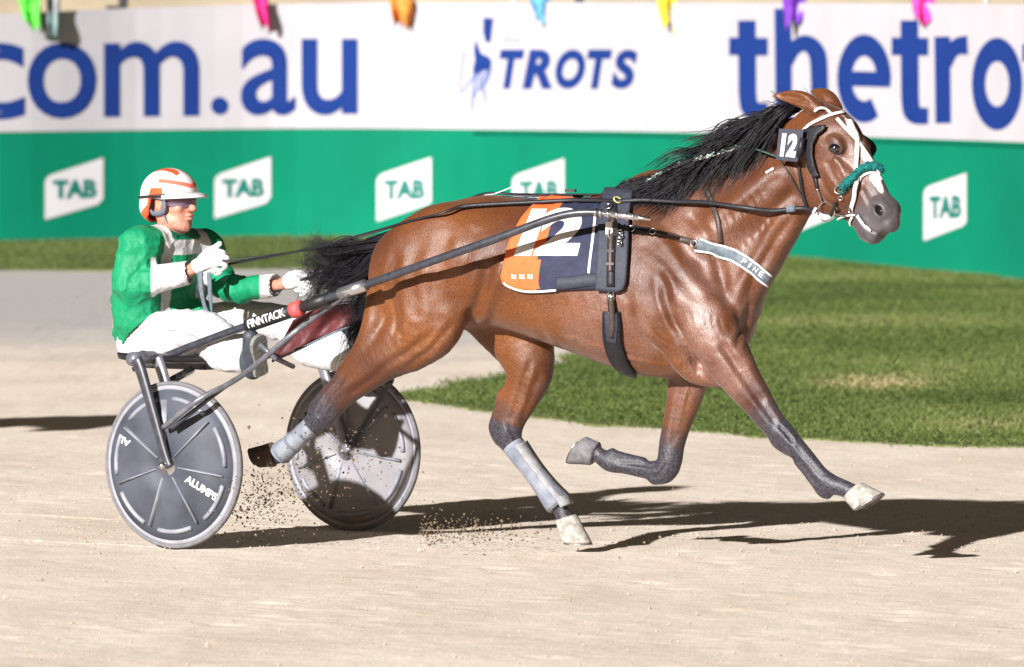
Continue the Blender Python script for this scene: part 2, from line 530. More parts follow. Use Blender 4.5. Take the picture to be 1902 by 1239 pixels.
fence = thing('advertising_fence', 'long curved trackside fence, white banner with blue lettering above green boards', 'fence', P(951, 445, 75))
def wall_band(name, k0, k1, off, th, mat, e0=0., e1=0.):
    V = []; n = len(SP)
    for r in SP:
        for o in (off, off - th):
            for k, e in ((k0, e0), (k1, e1)):
                V.append(P(r[0], r[k] + e, r[1] - o))
    # vertical faces: keep the lower edge straight under the upper one
    Fc = []
    for i in range(n - 1):
        a, b = 4 * i, 4 * i + 4
        Fc += [(a, a + 1, b + 1, b), (a + 2, b + 2, b + 3, a + 3), (a, b, b + 2, a + 2), (a + 1, a + 3, b + 3, b + 1)]
    Fc += [(0, 2, 3, 1), (4 * n - 4, 4 * n - 3, 4 * n - 1, 4 * n - 2)]
    return obj(name, V, Fc, mat, fence, sm=False)
M_BANNER = material('white vinyl banner', (.375, .355, .378), .8, .05, 2.0, bump=.004, bscale=3, spec=.15)
M_GREEN = material('green painted board', (.0, .145, .080), .8, .10, .8, bump=.003, bscale=2, spec=.12)
M_BLUE = material('blue vinyl print', (.008, .028, .150), .8, .06, 4, spec=.1)
M_PLAQ = material('white print', (.48, .46, .48), .8, .04, 4, spec=.1)
M_TABTXT = material('green print', (.0,.13,.10), .8, .06, 4, spec=.1)
M_PALE = material('pale blue print', (.10, .155, .36), .8, .2, 6, spec=.1)
M_FAINT = material('faint blue grey print', (.24, .26, .36), .8, .1, 6, spec=.1)
M_STEEL = material('galvanised steel', (.35, .35, .36), .45, .15, 20, metal=.8)
board = wall_band('green_board', 3, 4, .02, .04, M_GREEN, 1.5, 6)
banner = wall_band('white_banner', 2, 3, .03, .02, M_BANNER, 0, 2.5)
mb = MB()
for px in range(-420, 2500, 240):
    d = fence_at(px)[0]; a = P(px, fence_at(px)[1] + 4, d + .08); b = P(px, fence_at(px)[3] + 10, d + .08)
    post = MB().tube([b, a], .03, 8).build('post', M_STEEL, fence)

rail = MB().tube([fence_pt(px, np.interp(px, SP[:, 0], SP[:, 3]) + 9, .035) for px in range(880, 2400, 40)], .012, 6).build('rail', material('dark green rail', (.0, .10, .055), .8, .1, 5, spec=.1), fence)
def fence_mesh(name, v2, faces, mat, parent, off):
    V = [fence_pt(x, y, off) for x, y in v2]
    return obj(name, V, faces, mat, parent, sm=False)
def letter(ch, x0, x1, y0, y1, mat, parent, off=.038, bold=0., shear=0., name='letter', skew=0., space=1.0):
    v, f = glyph(ch, bold, shear, space)
    pts = [(x0 + (x1 - x0) * a, y1 + (y0 - y1) * b + skew * (a - .5)) for a, b in v]
    return fence_mesh(name, pts, f, mat, parent, off)
for ch, x0, x1, y0, y1, sk in (('c', -76, 46, 80, 222, -2), ('o', 51, 179, 79, 220, -2), ('m', 193, 370, 77, 216, -2), ('.', 392, 424, 180, 213, 0), ('a', 447, 549, 72, 214, 0), ('u', 560, 664, 72, 214, 0)):
    letter(ch, x0, x1, y0, y1, M_BLUE, banner, bold=.012, skew=sk)
def ribbon(pts, w):
    """outline of a heavy stroke in pixels as quads"""
    L = spline(np.array(pts, float), 5) if len(pts) > 2 else np.array(pts, float); V = []
    w = np.broadcast_to(np.asarray(w, float), (len(pts),)); w = np.interp(np.linspace(0, 1, len(L)), np.linspace(0, 1, len(pts)), w)
    for i in range(len(L)):
        t = L[min(i + 1, len(L) - 1)] - L[max(i - 1, 0)]; t /= np.linalg.norm(t); n_ = np.array([-t[1], t[0]]) * w[i] / 2; V += [L[i] - n_, L[i] + n_]
    return V, [(2 * i, 2 * i + 1, 2 * i + 3, 2 * i + 2) for i in range(len(L) - 1)]
def ring_px(cx, cy, ro, ri, a0=0, a1=360, n=40):
    V = []
    for k in range(n + 1):
        t = math.radians(a0 + (a1 - a0) * k / n)
        for rx, ry in (ro, ri): V.append((cx + rx * math.cos(t), cy - ry * math.sin(t)))
    return V, [(2 * i, 2 * i + 1, 2 * i + 3, 2 * i + 2) for i in range(n)]
def bold_letter(*shapes):
    m_ = MB()
    for k, (v_, f_) in enumerate(shapes): m_.add([fence_pt(x, y, .037 + .0025 * k) for x, y in v_], f_)
    m_.build('letter', M_BLUE, banner, sm=False)
def tee(x, y0, dx, h):
    return ribbon([(x, y0), (x + 1, y0 + h * .5), (x + 2, y0 + h * .78), (x + 9, y0 + h * .90), (x + dx, y0 + h * .915)], [33, 33, 33, 33, 30]), ribbon([(x - 33, y0 + 48), (x + dx, y0 + 49)], 33)
bold_letter(*tee(1387, 38, 39, 184))
bold_letter(ribbon([(1454, 16), (1456, 224)], 31), ribbon([(1462, 118), (1474, 92), (1494, 80), (1513, 92), (1521, 122), (1522, 224)], [20, 26, 30, 32, 32, 31]))
bold_letter(ring_px(1605, 146, (50, 82), (23, 42), -4, 302), ribbon([(1578, 146), (1654, 148)], 28))
bold_letter(*tee(1689, 38, 35, 194))
bold_letter(ribbon([(1750, 68), (1752, 229)], 29), ribbon([(1758, 122), (1766, 98), (1780, 86), (1797, 84)], [18, 26, 32, 36]))
bold_letter(ring_px(1852, 156, (47, 86), (22, 42)))
bold_letter(*tee(1932, 50, 34, 200))
for ch, x0, x1 in (('T', 927, 974), ('R', 970, 1026), ('O', 1031, 1087), ('T', 1090, 1137), ('S', 1135, 1184)):
    letter(ch, x0, x1, 92, 165, M_BLUE, banner, bold=.05, shear=.22, off=.037 + .002 * (x0 % 3))
letter('the', 931, 965, 64, 81, M_FAINT, banner, bold=.01, shear=.1, name='lettering')
# stylised trotter emblem
emb = [[(898, 33), (916, 34), (911, 78), (902, 79), (897, 60)],
       [(884, 72), (888, 86), (893, 99), (908, 106), (913, 114), (911, 128), (897, 131), (880, 142), (878, 128), (882, 112), (880, 92)]]
mbx = MB()
for poly in emb:
    from mathutils.geometry import tessellate_polygon
    mbx.add([fence_pt(x, y, .04) for x, y in poly], tessellate_polygon([[Vector((x, y, 0)) for x, y in poly]]))
mbx.build('emblem', M_BLUE, banner, sm=False)
mbx = MB()
for ln, w in ((((862, 96), (856, 130), (853, 172)), 3), (((880, 140), (866, 160), (857, 173)), 4), (((884, 140), (879, 165), (876, 205)), 5), (((893, 133), (890, 160), (880, 180)), 4), (((905, 130), (896, 155), (901, 190)), 5), (((911, 128), (905, 150), (890, 168)), 4)):
    L = np.array(ln, float); V = []
    for i, (x, y) in enumerate(L):
        ww = w * (1 - .25 * i); V += [fence_pt(x - ww / 2, y, .043), fence_pt(x + ww / 2, y, .043)]
    mbx.add(V, [(2 * i, 2 * i + 1, 2 * i + 3, 2 * i + 2) for i in range(len(L) - 1)])
mbx.build('emblem', M_PALE, banner, sm=False)
# white slanted plaques with three letters
for (tl, tr, br, bl) in (((-220, 330), (-112, 296), (-112, 381), (-220, 411)), ((83, 328), (192, 293), (192, 377), (84, 408)), ((398, 326), (503, 291), (503, 375), (399, 406)), ((699, 326), (801, 292), (803, 377), (702, 411)),
                         ((951, 327), (1048, 294), (1050, 380), (953, 414)), ((1215, 331), (1305, 297), (1306, 388), (1217, 422)), ((1466, 341), (1551, 309), (1552, 402), (1468, 436)), ((1715, 349), (1795, 321), (1796, 417), (1717, 447)), ((1955, 368), (2040, 338), (2042, 436), (1957, 468))):
    q = np.array([tl, tr, br, bl], float); pts = []
    # rounded top-left corner as printed
    tlc = [q[0] + (q[3] - q[0]) * .13, q[0] + (q[3] - q[0]) * .04 + (q[1] - q[0]) * .03, q[0] + (q[1] - q[0]) * .12]
    brc = [q[2] + (q[1] - q[2]) * .10, q[2] + (q[3] - q[2]) * .02 + (q[1] - q[2]) * .02, q[2] + (q[3] - q[2]) * .10]
    poly = tlc + [q[1]] + brc + [q[3]]
    up = [poly[0], poly[1], poly[2], q[1]]; dn = [q[3], brc[2], brc[1], brc[0]]
    xs_ = np.unique(np.concatenate([np.linspace(q[0, 0] + .5, q[1, 0], 13), [a[0] for a in up]]))
    uy = np.interp(xs_, [a[0] for a in up], [a[1] for a in up]); dy = np.interp(xs_, [a[0] for a in dn], [a[1] for a in dn])
    pv = [z for x_, a_, b_ in zip(xs_, uy, dy) for z in ((x_, a_), (x_, b_))]
    fence_mesh('plaque', pv, [(2 * i, 2 * i + 1, 2 * i + 3, 2 * i + 2) for i in range(len(xs_) - 1)], M_PLAQ, board, .027)
    w = q[1, 0] - q[0, 0]; y0 = (q[0, 1] + q[1, 1]) / 2
    hgt = (q[3, 1] - q[0, 1])
    x = q[0, 0] + w * .14
    letter('TAB', x, q[0, 0] + w * .88, y0 + hgt * .29, y0 + hgt * .72, M_TABTXT, board, off=.033, bold=.045, name='lettering', skew=-2)
tag(board, 'green board with slanted white plaques'); tag(banner, 'white banner with large blue letters')

# ---- tan bank and a dark box behind the fence
M_BANK = material('dry tan earth', (.42, .34, .23), .95, .25, .6, bump=.03, bscale=2)
bv, bf = grid_sheet(np.linspace(-60, 60, 60), np.linspace(84, 130, 24), lambda p: np.clip((p[:, 1] - 84) / 10, 0, 1) * 3.2 - .06 + .12 * vnoise(p, 9, .4, 3))
tag(obj('earth_bank', bv, bf, M_BANK), 'low tan earth bank behind the advertising fence', kind='structure')
M_BLACK = material('black plastic', (.012, .012, .014), .5, .2, 20)
for px0, px1, lab, d in ((204, 242, 'small black lamp box on bracket above the banner', 76.0), (1050, 1090, 'small black box behind the banner top near the logo', 75.6)):
    c = P((px0 + px1) / 2, 3, d); w = (px1 - px0) / F_PX * d
    t = thing('lamp_box', lab, 'box', c - np.array([0, 0, .1]))
    MB().box(c + np.array([.03, 0, .03]), (1, 0, 0), (0, 1, 0), (0, 0, 1), w * .45, .1, .14).build('housing', M_BLACK, t, sm=False)
    MB().box(c + np.array([-.03, 0, -.05]), (1, 0, 0), (0, 1, 0), (0, 0, 1), w, .06, .03).build('bracket', M_BLACK, t, sm=False)

# ---- bunting line with ragged cloth pennants in front of the banner
FLAG_D = 74.0
def flag_d(px): return fence_at(px)[0] - .14
def pennant(px0, px1, py1, col, label, lean, seed):
    r = random.Random(seed); d = flag_d((px0 + px1) / 2)
    t = thing('pennant', label, 'pennant', P((px0 + px1) / 2, -60, d), 'coloured pennants along the fence top')
    n, m = 9, 14; V = []
    for j in range(m + 1):
        v = j / m
        for i in range(n + 1):
            u = i / n
            w = 1 - .35 * v * v
            xx = px0 + (px1 - px0) * (.5 + (u - .5) * w) + lean * v * v
            # ragged lower edge
            end = py1 + 6 - (16 * abs(math.sin(u * 5 + seed)) + 10 * (1 - u if lean > 0 else u)) + r.uniform(-4, 4)
            yy = -62 + (end + 62) * v
            V.append(P(xx, yy, d + .05 * math.sin(u * 9 + seed + v * 3) * v + .03 * math.sin(v * 11 + seed)))
    Fc = [(j * (n + 1) + i, j * (n + 1) + i + 1, (j + 1) * (n + 1) + i + 1, (j + 1) * (n + 1) + i) for j in range(m) for i in range(n)]
    c = obj('cloth', V, Fc, material('cloth ' + label[:10], col, .8, .25, 12, bump=.004, bscale=18), t)
    md = c.modifiers.new('thick', 'SOLIDIFY'); md.thickness = .004
    MB().tube([P(px0 - 2, -61, d), P(px1 + 2, -61, d)], .008, 6).build('hem', M_BANNER, t)
pennant(28, 74, 62, lin(80, 190, 60), 'ragged lime green pennant at the far left', 12, 1)
pennant(462, 496, 60, lin(200, 25, 110), 'ragged magenta pennant above the letter a', 14, 2)
pennant(718, 770, 56, lin(205, 120, 45), 'ragged orange pennant left of the trotter emblem', 6, 3)
pennant(975, 1020, 52, lin(85, 150, 180), 'ragged sky blue pennant above the word TROTS', 14, 4)
pennant(1216, 1258, 56, lin(205, 185, 40), 'ragged yellow pennant between the two banner words', 4, 5)
pennant(1452, 1502, 52, lin(105, 45, 160), 'ragged purple pennant above the letter h', -2, 6)
pennant(1690, 1738, 54, lin(205, 55, 150), 'ragged pink pennant above the second letter t', 2, 7)
pennant(86, 112, 80, lin(120, 140, 140), 'ragged grey green pennant beside the white pole', 0, 8)
ln = MB(); ln.tube([P(px, -61, flag_d(px)) + np.array([0, .012, .002 * math.sin(px / 80)]) for px in range(-300, 2300, 40)], .006, 6)
o = ln.build('bunting_line', M_BANNER); tag(o, 'thin white cord carrying the coloured pennants', 'cord')
for px, lab in ((104, 'slim white bunting pole at the far left of the fence'), (955, 'slim white bunting pole behind the middle of the banner'), (1832, 'slim white bunting pole behind the right end of the banner')):
    d = fence_at(px)[0] + (.2 if px > 200 else -.14)
    t = MB().tube([P(px, 470, d), P(px, -62, d)], .022, 10)
    if px < 200:
        t = MB().tube([P(px, 40, d), P(px, -62, d)], .022, 10)
        t.tube([P(px, 40, d), P(px, 40, d + .14)], .015, 8)
    tag(t.build('bunting_pole', M_BANNER), lab, 'pole')

# ---- grass: two areas seen between track and fence
def ground_px(px, py, z=0.0):
    r = ray(px, py); t = (z - CAM_H) / r[2]; return np.array([0, 0, CAM_H]) + r * t
G1 = [(742, 742), (800, 752), (900, 764), (1000, 778), (1150, 793), (1300, 803), (1500, 816), (1700, 826), (1902, 832), (2300, 846), (2300, 596), (2100, 552), (1902, 524), (1600, 494), (1380, 476), (1320, 505), (1230, 580), (1150, 640), (1050, 674), (900, 706), (800, 726)]
G2 = [(-700, 510), (0, 505), (300, 503), (600, 500), (900, 500), (1180, 506), (1340, 492), (1380, 474), (1300, 468), (900, 446), (600, 443), (300, 446), (0, 450), (-700, 462)]
def densify(poly, n=6):
    return spline(np.array(poly, float), 16, True)
def mat_grass(nm, a, b):
    return material(nm, a, .8, .3, 1.6, col2=b, spec=.2)
M_TURF = material('turf', (.07, .095, .022), .9, .3, 2.2, col2=(.15, .16, .055), bump=.02, bscale=40)
def mat_blade():
    m = bpy.data.materials.new('grass blade'); m.use_nodes = True; nt = m.node_tree; b = nt.nodes['Principled BSDF']
    b.inputs['Roughness'].default_value = .6; b.inputs['Specular IOR Level'].default_value = .25
    a = nt.nodes.new('ShaderNodeAttribute'); a.attribute_name = 'dry'
    cr = nt.nodes.new('ShaderNodeValToRGB'); nt.links.new(a.outputs['Fac'], cr.inputs[0])
    e = cr.color_ramp.elements
    e[0].position = 0; e[0].color = (.046, .074, .016, 1); e[1].position = 1; e[1].color = (.36, .28, .15, 1)
    q = e.new(.35); q.color = (.084, .117, .026, 1); q = e.new(.65); q.color = (.130, .146, .046, 1)
    nt.links.new(cr.outputs[0], b.inputs['Base Color'])
    return m
M_BLADE = mat_blade()
def in_poly(pts, poly):
    x, y = pts[:, 0], pts[:, 1]; c = np.zeros(len(pts), bool); j = len(poly) - 1
    for i in range(len(poly)):
        xi, yi = poly[i]; xj, yj = poly[j]
        c ^= ((yi > y) != (yj > y)) & (x < (xj - xi) * (y - yi) / (yj - yi + 1e-12) + xi); j = i
    return c
def turf(name, poly, label, count, seed):
    W = np.array([ground_px(x, y) for x, y in densify(poly)])
    W[:, :2] += .14 * np.stack([vnoise(W * 1., seed, 1.5, 4), 1.6 * vnoise(W * 1., seed + 1, 1.5, 4)], 1)
    n = len(W); V = np.concatenate([W + [0, 0, .010], W + [0, 0, -.05]])
    Fc = [tuple(range(n))] + [(i, (i + 1) % n, n + (i + 1) % n, n + i) for i in range(n)]
    t = obj(name + '_bed', V, Fc, M_TURF, sm=False); tag(t, label + ', the turf bed', kind='structure')
    r = np.random.default_rng(seed); lo = W.min(0); hi = W.max(0); lo[0] = max(lo[0], -6); hi[0] = min(hi[0], 6)
    p = r.random((count * 3, 2)) * (hi - lo)[:2] + lo[:2]
    p = p[in_poly(p, W[:, :2])][:count]; k = len(p); p = p + r.normal(0, 1, p.shape) * [.06, .16]
    p3 = np.column_stack([p, np.full(k, .018)])
    big = vnoise(p3, seed + 5, .5, 3); fine = r.random(k)
    dry = np.clip(.30 + .24 * big + .40 * (fine - .5), 0, 1)
    # worn straw patch in front of the fence
    q = proj(p3); worn = np.exp(-(((q[:, 0] - 1620) / 120) ** 2 + ((q[:, 1] - 712) / 14) ** 2)) + .25 * np.exp(-(((q[:, 0] - 1830) / 160) ** 2 + ((q[:, 1] - 790) / 14) ** 2))
    dry = np.clip(dry + worn * .6 * (.5 + fine), 0, 1)
    h = (.008 + .014 * r.random(k)) * (1 + .35 * big); a = r.random(k) * 2 * math.pi; w = .004 + .004 * r.random(k)
    lean = (r.random((k, 2)) - .5) * .05
    A = p3 + np.column_stack([np.cos(a) * w, np.sin(a) * w, np.zeros(k)]); B = p3 - np.column_stack([np.cos(a) * w, np.sin(a) * w, np.zeros(k)])
    C = p3 + np.column_stack([lean, h])
    V = np.stack([A, B, C], 1).reshape(-1, 3); Fc = np.arange(3 * k).reshape(-1, 3)
    o = obj(name, V, Fc, M_BLADE, sm=False); attr(o.data, 'dry', np.repeat(dry, 3)); tag(o, label, 'grass', kind='stuff')
turf('infield_grass', G1, 'short mown infield grass beyond the track', 230000, 21)
turf('verge_grass', G2, 'narrow strip of grass along the fence foot', 60000, 22)
# ================================================================== horse
HF = Frame((.532, 35.6, 0), 26)              # under the withers, heading right and towards the camera
SC = 35.6 / F_PX                              # metres per photograph pixel at the horse
def hp(px, py, y): return HF.px(px, py, y)
def hchain(rows): 
    """rows (px, py, lateral y, radius m) -> local points, radii"""
    return np.array([hp(a, b, c) for a, b, c, _ in rows]), np.array([r[3] for r in rows])

H = SDF((-1.80, -.62, -.03), (1.50, .46, 1.98), .0068)
# --- trunk
TOP = [(705, 545), (716, 500), (735, 460), (765, 424), (800, 398), (850, 373), (900, 363), (950, 365), (1000, 371), (1050, 377), (1100, 375), (1140, 366), (1180, 353), (1225, 352), (1275, 372), (1320, 408), (1360, 455), (1385, 505), (1400, 565)]
BOT = [(705, 555), (716, 590), (740, 625), (790, 632), (850, 612), (900, 606), (950, 614), (1000, 630), (1050, 648), (1100, 666), (1150, 684), (1200, 697), (1250, 702), (1300, 694), (1350, 668), (1385, 628), (1400, 575)]
WID = [(705, .03), (725, .11), (760, .19), (800, .235), (850, .262), (900, .27), (950, .262), (1000, .268), (1050, .285), (1100, .29), (1150, .28), (1200, .258), (1250, .235), (1300, .215), (1350, .18), (1385, .125), (1400, .04)]
TPR = [(705, .1), (800, .15), (900, .2), (1000, .12), (1100, .2), (1180, .42), (1260, .45), (1330, .25), (1400, .1)]
t_ = spline(np.array([hp(a, b, 0)[[0, 2]] for a, b in TOP]), 6); b_ = spline(np.array([hp(a, b, 0)[[0, 2]] for a, b in BOT]), 6)
sX = np.linspace(max(t_[0, 0], b_[0, 0]), min(t_[-1, 0], b_[-1, 0]), 90)
gx = lambda L: np.interp(sX, [hp(a, 500, 0)[0] for a, _ in L], [w for _, w in L])
H.loft(((0, 0, 0), (1, 0, 0), (0, 0, 1), (0, 1, 0)), sX, np.interp(sX, t_[:, 0], t_[:, 1]), np.interp(sX, b_[:, 0], b_[:, 1]), gx(WID), .04, tp=gx(TPR), bp=.12)
# --- haunches, loin and flank
for s in (-1, 1):
    H.ell(hp(812, 500, 0) + [0, s * .135, 0], (.215, .125, .225), .05)
    H.ell(hp(850, 430, 0) + [0, s * .12, 0], (.16, .11, .12), .05)
    H.ell(hp(752, 520, 0) + [0, s * .115, 0], (.10, .09, .19), .05)
# --- hind legs
RH = [(808, 520, -.15, .150), (796, 590, -.165, .150), (752, 640, -.165, .116), (706, 672, -.16, .090), (664, 705, -.155, .074), (628, 734, -.15, .066), (604, 764, -.15, .060), (584, 786, -.15, .046), (558, 806, -.15, .034), (536, 828, -.15, .034), (520, 842, -.15, .040), (505, 848, -.15, .033), (494, 850, -.15, .031)]
LH = [(890, 540, .14, .15), (935, 590, .15, .15), (972, 640, .15, .130), (984, 690, .14, .103), (967, 738, .13, .079), (950, 775, .125, .066), (944, 802, .12, .060), (952, 826, .12, .048), (980, 862, .12, .036), (1008, 896, .12, .034), (1032, 928, .12, .041), (1042, 946, .12, .034), (1050, 966, .12, .036)]
for L in (RH, LH):
    p, r = hchain(L); H.chain(p, r, .045, ky=.82)
# points of hock, and the cord above them
def blob(px, py, y, r, k=.02): H.ell(hp(px, py, y), r, k)
p, r = hchain([(655, 690, -.155, .035), (612, 728, -.15, .024), (592, 752, -.15, .030), (588, 768, -.15, .026)]); H.chain(p, r, .025)
p, r = hchain([(938, 735, .13, .035), (925, 768, .125, .024), (921, 795, .12, .031), (928, 815, .12, .026)]); H.chain(p, r, .025)
p, r = hchain([(930, 812, .12, .024), (958, 848, .12, .017), (1000, 900, .12, .016)]); H.chain(p, r, .015)
# gaskin and thigh muscle
p, r = hchain([(700, 560, -.16, .05), (694, 610, -.165, .055), (676, 648, -.16, .045), (640, 690, -.155, .028)]); H.chain(p, r, .04)
p, r = hchain([(840, 585, -.19, .06), (815, 635, -.19, .055), (770, 668, -.18, .035)]); H.chain(p, r, .045)
# --- shoulders and chest
for s in (-1, 1):
    p = np.array([hp(a, b, 0) + [0, s * y, 0] for a, b, y in ((1205, 395, .07), (1250, 460, .16), (1310, 545, .205 if s < 0 else .16), (1360, 590, .19) if s < 0 else (1322, 585, .15))]); H.chain(p, [.05, .085, .10, .09 if s < 0 else .08], .05, ky=.7)
    p = np.array([hp(a, b, 0) + [0, s * y, 0] for a, b, y in ((1215, 480, .17), (1255, 560, .205), (1300, 625, .20))]); H.chain(p, [.07, .11, .095], .05, ky=.6)
    H.ell(hp(1366 if s < 0 else 1352, 590, 0) + [0, s * .07, 0], (.075, .08, .11), .05)
# --- forelegs
RF = [(1310, 610, -.185, .115), (1346, 655, -.18, .104), (1376, 703, -.17, .083), (1405, 744, -.16, .067), (1432, 782, -.155, .056), (1454, 808, -.15, .054), (1472, 826, -.15, .047), (1498, 852, -.15, .038), (1521, 880, -.15, .037), (1541, 898, -.15, .042), (1562, 905, -.15, .036), (1584, 914, -.15, .034)]
LFm = [(1275, 640, .15, .10), (1279, 690, .15, .090), (1272, 735, .14, .076), (1258, 785, .13, .061), (1248, 825, .125, .055), (1243, 858, .12, .053), (1228, 874, .12, .048), (1195, 872, .12, .036), (1160, 864, .12, .036), (1134, 858, .12, .042), (1116, 848, .12, .034), (1104, 838, .12, .033)]
for L in (RF, LFm):
    p, r = hchain(L); H.chain(p, r, .04, ky=.85)
p, r = hchain([(1440, 815, -.15, .022), (1446, 824, -.15, .024), (1462, 838, -.15, .016)]); H.chain(p, r, .015)
p, r = hchain([(1482, 858, -.15, .016), (1510, 892, -.15, .018), (1528, 912, -.15, .026), (1538, 920, -.15, .016)]); H.chain(p, r, .015)
p, r = hchain([(1195, 856, .12, .016), (1150, 846, .12, .018), (1138, 842, .12, .022)]); H.chain(p, r, .015)
p, r = hchain([(1246, 872, .12, .030), (1236, 884, .12, .030), (1216, 890, .12, .024)]); H.chain(p, r, .02)
# elbow and breast folds
p, r = hchain([(1330, 700, -.14, .045), (1292, 690, -.15, .05), (1265, 670, -.19, .045)]); H.chain(p, r, .04)
# --- neck, turned a little more to the camera
N0 = HF.w(hp(1270, 460, 0)); NF = Frame(N0, 31)
nA = NF.px(1290, 470, 0)[[0, 2]]; nB = NF.px(1490, 262, 0)[[0, 2]]; L_ = np.linalg.norm(nB - nA); ax_ = (nB - nA) / L_; up_ = np.array([-ax_[1], ax_[0]])
def nsd(px, py): q = NF.px(px, py, 0)[[0, 2]] - nA; return q @ ax_, q @ up_
NT = np.array(sorted(nsd(*q) for q in [(1165, 362), (1215, 345), (1265, 322), (1315, 292), (1365, 257), (1412, 222), (1450, 200), (1485, 190)]))
NB = np.array(sorted(nsd(*q) for q in [(1380, 640), (1398, 600), (1414, 560), (1434, 515), (1456, 468), (1477, 428), (1492, 398), (1515, 370)]))
sN = np.linspace(-.20, .62, 40)
nt_ = np.interp(sN, NT[:, 0], NT[:, 1]); nb_ = np.interp(sN, NB[:, 0], NB[:, 1])
nw_ = np.interp(sN, [-.2, -.05, .1, .25, .4, .5, .57, .62], [.10, .165, .145, .118, .100, .088, .07, .02])
def nloc(v3):  # neck frame vector -> horse local
    return HF.loc(NF.w(v3)) - HF.loc(NF.w((0, 0, 0)))
no = HF.loc(NF.w((nA[0], 0, nA[1])))
H.loft((no, nloc((ax_[0], 0, ax_[1])), nloc((up_[0], 0, up_[1])), nloc((0, 1, 0))), sN, nt_ - .06 * np.clip((sN - .52) / .1, 0, 1), nb_, nw_, .06, tp=.45, bp=.1, ex=2.1)
# neck muscle band and jugular groove on the near side
ns = lambda px, py, y: HF.loc(NF.wpx(px, py, y))
H.chain([ns(1320, 440, -.105), ns(1395, 375, -.075), ns(1465, 320, -.055)], [.05, .05, .045], .08)
H.chain([ns(1370, 550, -.075), ns(1420, 480, -.055), ns(1466, 405, -.042)], [.05, .045, .04], .08)
H.chain([ns(1350, 520, -.166), ns(1402, 450, -.136), ns(1455, 385, -.112)], [.010, .012, .010], .05, sub=True)
# --- head
HO = NF.wpx(1500, 250, 0); HD = Frame(HO, 42)
hA = HD.px(1512, 215, 0)[[0, 2]]; hB = HD.px(1640, 428, 0)[[0, 2]]; LH_ = np.linalg.norm(hB - hA); ha = (hB - hA) / LH_; hu = np.array([-ha[1], ha[0]])
if hu[0] < 0: hu = -hu
def hsd(px, py): q = HD.px(px, py, 0)[[0, 2]] - hA; return q @ ha, q @ hu
DT = np.array(sorted(hsd(*q) for q in [(1505, 190), (1535, 192), (1562, 203), (1584, 226), (1602, 258), (1618, 294), (1634, 328), (1648, 356), (1660, 374), (1668, 392), (1668, 412), (1658, 438)]))
VT = np.array(sorted(hsd(*q) for q in [(1478, 300), (1488, 345), (1505, 378), (1530, 398), (1555, 404), (1575, 410), (1590, 425), (1600, 444), (1614, 452), (1632, 450), (1650, 442)]))
sH = np.linspace(-.03, LH_ + .012, 60)
dt_ = np.interp(sH, DT[:, 0], DT[:, 1]); vt_ = np.interp(sH, VT[:, 0], VT[:, 1])
hw_ = np.interp(sH, [-.03, .04, .12, .19, .26, .33, .40, .47, .53, .60], [.06, .082, .098, .096, .082, .066, .054, .051, .053, .040])
def hvec(v3): return HF.loc(HD.w(v3)) - HF.loc(HD.w((0, 0, 0)))
def hloc(s, d, w):
    return HF.loc(HD.w((hA[0] + ha[0] * s + hu[0] * d, w, hA[1] + ha[1] * s + hu[1] * d)))
hR = np.stack([hvec((ha[0], 0, ha[1])), hvec((0, 1, 0)), hvec((hu[0], 0, hu[1]))], 1)     # along, side, dorsal
H.loft((HF.loc(HD.w((hA[0], 0, hA[1]))), hR[:, 0], hR[:, 2], hR[:, 1]), sH, dt_, vt_, hw_, .03, tp=.12, bp=.25, ex=2.3)
def hs(px, py, w): return HF.loc(HD.wpx(px, py, w))
for s in (-1, 1):
    hq = lambda px, py, w: hloc(*hsd(px, py), s * w)
    e_s, e_d = hsd(1578, 273)
    H.ell(hloc(e_s - .006, e_d + .010, s * .086), (.040, .022, .024), .025, hR)                 # brow
    H.ell(hloc(e_s + .11, e_d - .105, s * .062), (.095, .034, .085), .03, hR)     # cheek
    H.chain([hloc(e_s + .04, e_d - .03, s * .095), hloc(e_s + .12, e_d - .028, s * .079), hloc(e_s + .18, e_d - .03, s * .062)], [.010, .010, .008], .025)  # facial crest
    n_s, n_d = hsd(1650, 392)
    H.ell(hloc(n_s - .010, n_d, s * .040), (.042, .024, .031), .03, hR)           # nostril wing
    H.ell(hloc(n_s - .006, n_d - .002, s * .060), (.022, .030, .0155), .007, hR, sub=True)
    H.chain([hloc(n_s - .02, n_d - .062, s * .058), hloc(n_s + .05, n_d - .060, s * .054)], [.006, .005], .007, sub=True)  # mouth line
    # ears laid back
    eb = hloc(.02, .070, s * .058)
    tip = hs(1436, 178, -.10) if s < 0 else hs(1506, 170, .07)
    ed = tip - eb
    H.chain([eb, eb + ed * .3 + [0, 0, .020], eb + ed * .65 + [0, 0, .016], tip], [.030, .035, .026, .005], .014)
    H.chain([eb + ed * .18 + [0, s * .030 - .01, .022], eb + ed * .5 + [0, s * .022 - .01, .02], eb + ed * .85 + [0, s * .008, .008]], [.016, .020, .006], .01, sub=True)
H.chain([ns(1425, 250, 0), ns(1462, 243, 0), hs(1500, 234, 0)], [.046, .046, .046], .025)                  # poll
H.ell(hloc(*hsd(1622, 436), 0), (.034, .034, .016), .03, hR)                      # lower lip and chin
H.ell(hloc(*hsd(1656, 420), 0), (.028, .040, .028), .025, hR)
